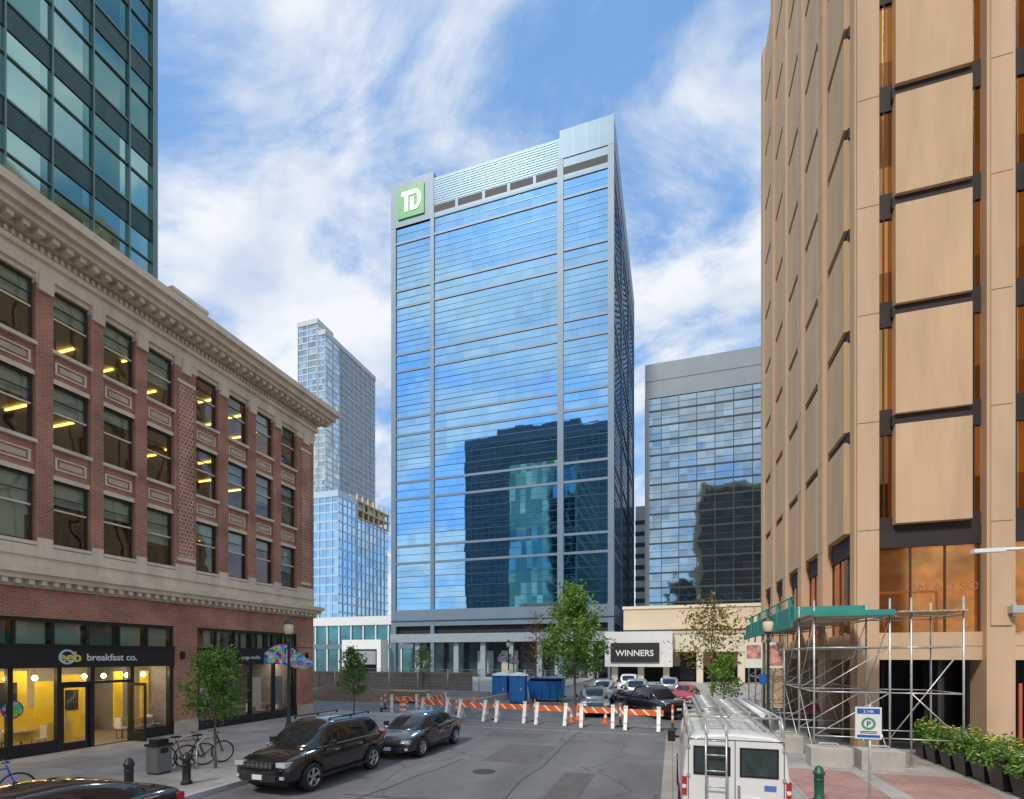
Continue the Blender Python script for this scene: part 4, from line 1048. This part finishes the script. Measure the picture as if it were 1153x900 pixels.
m.box(-1.35,1.35,-1.1,1.0,1.75,1.82,blackm); m.obj('bin',root)

# ------------------------------------------------------------------ scaffold
root=empty('scaffold_walkway'); m=M()
wood=P('scaffold_plank',(.45,.33,.2),.8,var=.2,scale=3)
ys=[18.3,20.3,22.8,25.3,27.8,30.3,32.8]
for y in ys:
    for x in (4.3,6.35):
        m.cyl((x,y,.13),(x,y,5.3),.03,.03,steel,8); m.box(x-.1,x+.1,y-.1,y+.1,.13,.16,steel)
    for z in (1.0,2.4,3.8,4.75): m.cyl((4.3,y,z),(6.35,y,z),.022,.022,steel,6)
    m.cyl((4.3,y,1.0),(6.35,y,2.4),.018,.018,steel,6); m.cyl((6.35,y,3.8),(4.3,y,2.4),.018,.018,steel,6)
for a,b in zip(ys,ys[1:]):
    for x in (4.3,6.35):
        for z in (2.4,3.8,4.75): m.cyl((x,a,z),(x,b,z),.022,.022,steel,6)
        m.cyl((x,a,.4),(x,b,2.4),.016,.016,steel,6); m.cyl((x,b,2.4),(x,a,4.7),.016,.016,steel,6)
for (x,y) in ((8.2,18.3),(8.2,20.3),(6.9,18.3)):
    m.cyl((x,y,.13),(x,y,5.3),.03,.03,steel,8); m.box(x-.1,x+.1,y-.1,y+.1,.13,.16,steel)
for z in (1.0,2.4,3.8,4.75): m.cyl((6.35,18.3,z),(8.2,18.3,z),.022,.022,steel,6); m.cyl((8.2,18.3,z),(8.2,20.3,z),.022,.022,steel,6); m.cyl((6.35,20.3,z),(8.2,20.3,z),.022,.022,steel,6)
m.cyl((6.35,18.3,1.0),(8.2,18.3,3.8),.018,.018,steel,6); m.cyl((8.2,18.3,1.0),(6.9,18.3,2.4),.018,.018,steel,6)
i=0; x=4.2
while x<6.4:
    m.box(x,x+.23,18.1,33,4.85+.004*(i%2),4.90+.004*(i%2),wood); x+=.25; i+=1
x=6.5
while x<8.2: m.box(x,x+.23,18.1,20.5,4.85+.004*(i%2),4.90+.004*(i%2),wood); x+=.25; i+=1
m.box(4.16,4.2,20.4,33,4.75,5.35,teal); m.box(4.2,6.4,20.4,20.44,4.95,5.3,teal); m.box(4.05,4.12,20.4,33,4.55,4.8,teal)
m.box(4.2,6.4,18.06,18.1,4.78,4.95,teal)
for y in (21,23.4,25.8,28.2,30.6): m.box(4.1,4.25,y,y+.1,4.6,5.7,teal)
m.cyl((4.18,20.4,5.7),(4.18,33,5.7),.03,.03,teal,6)
m.obj('frames_and_deck',root)
for (x,y) in ((4.6,17.9),(5.9,17.8),(3.8,20.2)):
    q=M(); q.box(-.55,.55,-.35,.35,0,.6,concrete); q.cyl((-.25,0,.6),(-.25,0,.7),.03,.03,steel,6); q.cyl((.25,0,.6),(.25,0,.7),.03,.03,steel,6); q.cyl((-.25,0,.7),(.25,0,.7),.03,.03,steel,6)
    e=empty('concrete_block',(x,y,.13),R(rnd.uniform(-6,6))); q.obj('block',e,.02)

# ------------------------------------------------------------------ planters
lp=leafmat('planter_leaves',(.07,.17,.03),(.26,.44,.08))
fl1=P('flower_yellow',(.85,.55,.03),.5,var=0); fl2=P('flower_white',(.8,.75,.7),.5,var=0)
r=random.Random(4)
for i in range(10):
    y=12.6+i*.86
    root=empty('planter',(8.15+.03*(i%2),y,.13)); m=M()
    a=.26;b=.36;h=.72
    m.v+=[(-a,-a,0),(a,-a,0),(a,a,0),(-a,a,0),(-b,-b,h),(b,-b,h),(b,b,h),(-b,b,h),(-b+.05,-b+.05,h),(b-.05,-b+.05,h),(b-.05,b-.05,h),(-b+.05,b-.05,h),(-b+.05,-b+.05,h-.08),(b-.05,-b+.05,h-.08),(b-.05,b-.05,h-.08),(-b+.05,b-.05,h-.08)]
    for f in [(0,3,2,1),(0,1,5,4),(1,2,6,5),(2,3,7,6),(3,0,4,7),(4,5,9,8),(5,6,10,9),(6,7,11,10),(7,4,8,11),(8,9,13,12),(9,10,14,13),(10,11,15,14),(11,8,12,15)]: m.addf(f,black)
    m.addf((12,13,14,15),P('soil',(.05,.035,.02),.9)); m.obj('pot',root)
    q=M(); hs=r.uniform(.85,1.5)
    for k in range(620):
        th=r.uniform(0,6.28); rr=r.random()**.5*.52; zz=h+r.random()*.58*hs*(1-rr*1.1)-(.2 if rr>.4 else 0)
        p=Vector((rr*math.cos(th),rr*math.sin(th),zz)); n=Vector((r.gauss(0,1),r.gauss(0,1),r.gauss(0,1)+1)).normalized(); u=n.orthogonal().normalized(); u.rotate(Matrix.Rotation(r.uniform(0,6.28),3,n)); v=n.cross(u); s=r.uniform(.035,.085)
        q.poly([p-u*s,p-v*s*.45,p+u*s,p+v*s*.45],lp)
    for k in range(16):
        th=r.uniform(0,6.28); rr=r.random()*.42; p=(rr*math.cos(th),rr*math.sin(th),h+.28*hs+r.random()*.2)
        q.lathe(p,[(0,.02),(.03,.015),(.035,0),(0,-.01)],fl1 if r.random()<.8 else fl2,7)
    q.obj('plants',root)

# ------------------------------------------------------------------ pedestrian
def person(loc,rz,shirt,pants):
    root=empty('pedestrian',loc,rz)
    def skin(name,V,E,Rr,mat,rootv=0):
        me=bpy.data.meshes.new(name); me.from_pydata(V,E,[]); o=bpy.data.objects.new(name,me); scene.collection.objects.link(o); o.parent=root
        md=o.modifiers.new('k','SKIN'); md.use_smooth_shade=True
        for i,rr in enumerate(Rr): o.data.skin_vertices[0].data[i].radius=rr if isinstance(rr,tuple) else (rr,rr)
        o.data.skin_vertices[0].data[rootv].use_root=True
        s=o.modifiers.new('s','SUBSURF'); s.levels=2; s.render_levels=2; me.materials.append(mat)
    skinm=P('skin',(.45,.28,.2),.5,var=0)
    skin('torso_and_arms',[(0,0,.95),(0,0,1.12),(0,0,1.32),(0,0,1.42),(0,.17,1.40),(.02,.24,1.15),(.1,.25,.92),(0,-.17,1.40),(-.04,-.24,1.15),(.02,-.26,.92)],[(0,1),(1,2),(2,3),(3,4),(4,5),(5,6),(3,7),(7,8),(8,9)],[(.11,.15),(.11,.14),(.11,.17),(.08,.1),.06,.045,.035,.06,.045,.035],shirt)
    skin('legs',[(0,0,.95),(0,.09,.88),(.12,.1,.5),(.02,.1,.08),(.15,.1,.04),(0,-.09,.88),(-.02,-.1,.48),(-.22,-.1,.1),(-.1,-.1,.04)],[(0,1),(1,2),(2,3),(3,4),(0,5),(5,6),(6,7),(7,8)],[(.1,.13),.085,.06,.045,.035,.085,.06,.045,.035],pants)
    for s,p in((1,(.12,.25,.86)),(-1,(.03,-.26,.86))):
        V=[(p[0],p[1],p[2]+.05),(p[0],p[1],p[2])]; E=[(0,1)]; Q=[.022,.026]
        for k in range(4):
            V.append((p[0]+.025-.016*k,p[1],p[2]-.05)); V.append((p[0]+.03-.016*k,p[1]-.01*s,p[2]-.085+.006*k)); E+=[(1,len(V)-2),(len(V)-2,len(V)-1)]; Q+=[.008,.007]
        V.append((p[0]+.045,p[1]-.01*s,p[2]-.03)); E.append((1,len(V)-1)); Q.append(.009)
        skin('hand',V,E,Q,skinm)
    m=M(); m.lathe((0,0,1.55),[(0,-.12),(.05,-.11),(.075,-.05),(.082,.02),(.07,.09),(.03,.12),(0,.125)],skinm,16); m.cyl((0,0,1.38),(0,0,1.47),.055,.05,skinm,10)
    m.lathe((-.015,0,1.58),[(.085,-.03),(.092,.03),(.078,.09),(.035,.12),(0,.125)],P('hair',(.04,.025,.02),.7),16)
    m.box(.07,.1,-.012,.012,1.53,1.56,skinm)
    for s in(-1,1): m.box(.07,.08,s*.03-.01,s*.03+.01,1.565,1.58,black); m.box(-.01,.02,s*.08-.008,s*.08+.008,1.53,1.58,skinm)
    m.obj('head',root)
person((5.55,23.9,.13),R(-95),P('shirt_dark_red',(.3,.04,.05),.8),P('jeans',(.03,.04,.08),.8))

# ------------------------------------------------------------------ world, sun, camera
w=bpy.data.worlds.new('World'); scene.world=w; w.use_nodes=True
nt=w.node_tree; N=nt.nodes; L=nt.links
bg=N['Background']; bg.inputs[1].default_value=.135
SE=47; SR=199.
sky=N.new('ShaderNodeTexSky'); sky.sky_type='NISHITA'; sky.sun_disc=False; sky.sun_elevation=R(SE); sky.sun_rotation=R(SR); sky.air_density=1.3; sky.dust_density=.6; sky.ozone_density=2.
tc=N.new('ShaderNodeTexCoord'); sep=N.new('ShaderNodeSeparateXYZ'); L.new(tc.outputs['Generated'],sep.inputs[0])
zz=N.new('ShaderNodeMath'); zz.operation='MAXIMUM'; L.new(sep.outputs[2],zz.inputs[0]); zz.inputs[1].default_value=0
za=N.new('ShaderNodeMath'); za.operation='ADD'; L.new(zz.outputs[0],za.inputs[0]); za.inputs[1].default_value=.25
dx=N.new('ShaderNodeMath'); dx.operation='DIVIDE'; L.new(sep.outputs[0],dx.inputs[0]); L.new(za.outputs[0],dx.inputs[1])
dy=N.new('ShaderNodeMath'); dy.operation='DIVIDE'; L.new(sep.outputs[1],dy.inputs[0]); L.new(za.outputs[0],dy.inputs[1])
cb=N.new('ShaderNodeCombineXYZ'); L.new(dx.outputs[0],cb.inputs[0]); L.new(dy.outputs[0],cb.inputs[1])
mp=N.new('ShaderNodeMapping'); mp.inputs['Location'].default_value=(3.1,1.7,0); mp.inputs['Rotation'].default_value=(0,0,R(35)); mp.inputs['Scale'].default_value=(1.0,1.5,1); L.new(cb.outputs[0],mp.inputs[0])
n1=N.new('ShaderNodeTexNoise'); n1.inputs['Scale'].default_value=1.9; n1.inputs['Detail'].default_value=7; n1.inputs['Roughness'].default_value=.6; n1.inputs['Distortion'].default_value=.4; L.new(mp.outputs[0],n1.inputs['Vector'])
mr=N.new('ShaderNodeMapRange'); mr.interpolation_type='SMOOTHSTEP'; mr.inputs['From Min'].default_value=.38; mr.inputs['From Max'].default_value=.59; mr.inputs['To Min'].default_value=.05; mr.inputs['To Max'].default_value=.97; L.new(n1.outputs['Fac'],mr.inputs[0])
n2=N.new('ShaderNodeTexNoise'); n2.inputs['Scale'].default_value=4.0; n2.inputs['Detail'].default_value=5; L.new(mp.outputs[0],n2.inputs['Vector'])
cc=N.new('ShaderNodeMix'); cc.data_type='RGBA'; cc.inputs['A'].default_value=(4.7,5.4,6.5,1); cc.inputs['B'].default_value=(6.9,7.1,7.4,1)
mr2=N.new('ShaderNodeMapRange'); mr2.inputs['From Min'].default_value=.35; mr2.inputs['From Max'].default_value=.58; L.new(n2.outputs['Fac'],mr2.inputs[0]); L.new(mr2.outputs[0],cc.inputs['Factor'])
sm=N.new('ShaderNodeMix'); sm.data_type='RGBA'; sm.blend_type='MULTIPLY'; sm.inputs['Factor'].default_value=1; sm.inputs['B'].default_value=(1.3,1.6,1.8,1); L.new(sky.outputs[0],sm.inputs['A'])
sb=N.new('ShaderNodeMix'); sb.data_type='RGBA'; sb.inputs['Factor'].default_value=.7; sb.inputs['B'].default_value=(1.25,2.9,5.9,1); L.new(sm.outputs['Result'],sb.inputs['A'])
mx=N.new('ShaderNodeMix'); mx.data_type='RGBA'; L.new(mr.outputs[0],mx.inputs['Factor']); L.new(sb.outputs['Result'],mx.inputs['A']); L.new(cc.outputs['Result'],mx.inputs['B'])
L.new(mx.outputs['Result'],bg.inputs[0])

sl=bpy.data.lights.new('sun','SUN'); sl.energy=3.0; sl.angle=R(9); sl.color=(1,.92,.80)
so=bpy.data.objects.new('sun',sl); scene.collection.objects.link(so)
ce=math.cos(R(SE)); d=Vector((-math.sin(R(SR))*ce,-math.cos(R(SR))*ce,-math.sin(R(SE))))
so.rotation_euler=d.to_track_quat('-Z','Y').to_euler()

cam=bpy.data.cameras.new('camera'); co=bpy.data.objects.new('camera',cam); scene.collection.objects.link(co)
co.location=(0,0,3.5); co.rotation_euler=(R(90),0,R(17.6)); cam.sensor_width=36; cam.lens=17.8; cam.shift_y=.2515; cam.clip_end=5000; cam.clip_start=.1
scene.camera=co
scene.view_settings.view_transform='Standard'; scene.view_settings.look='None'; scene.view_settings.exposure=0
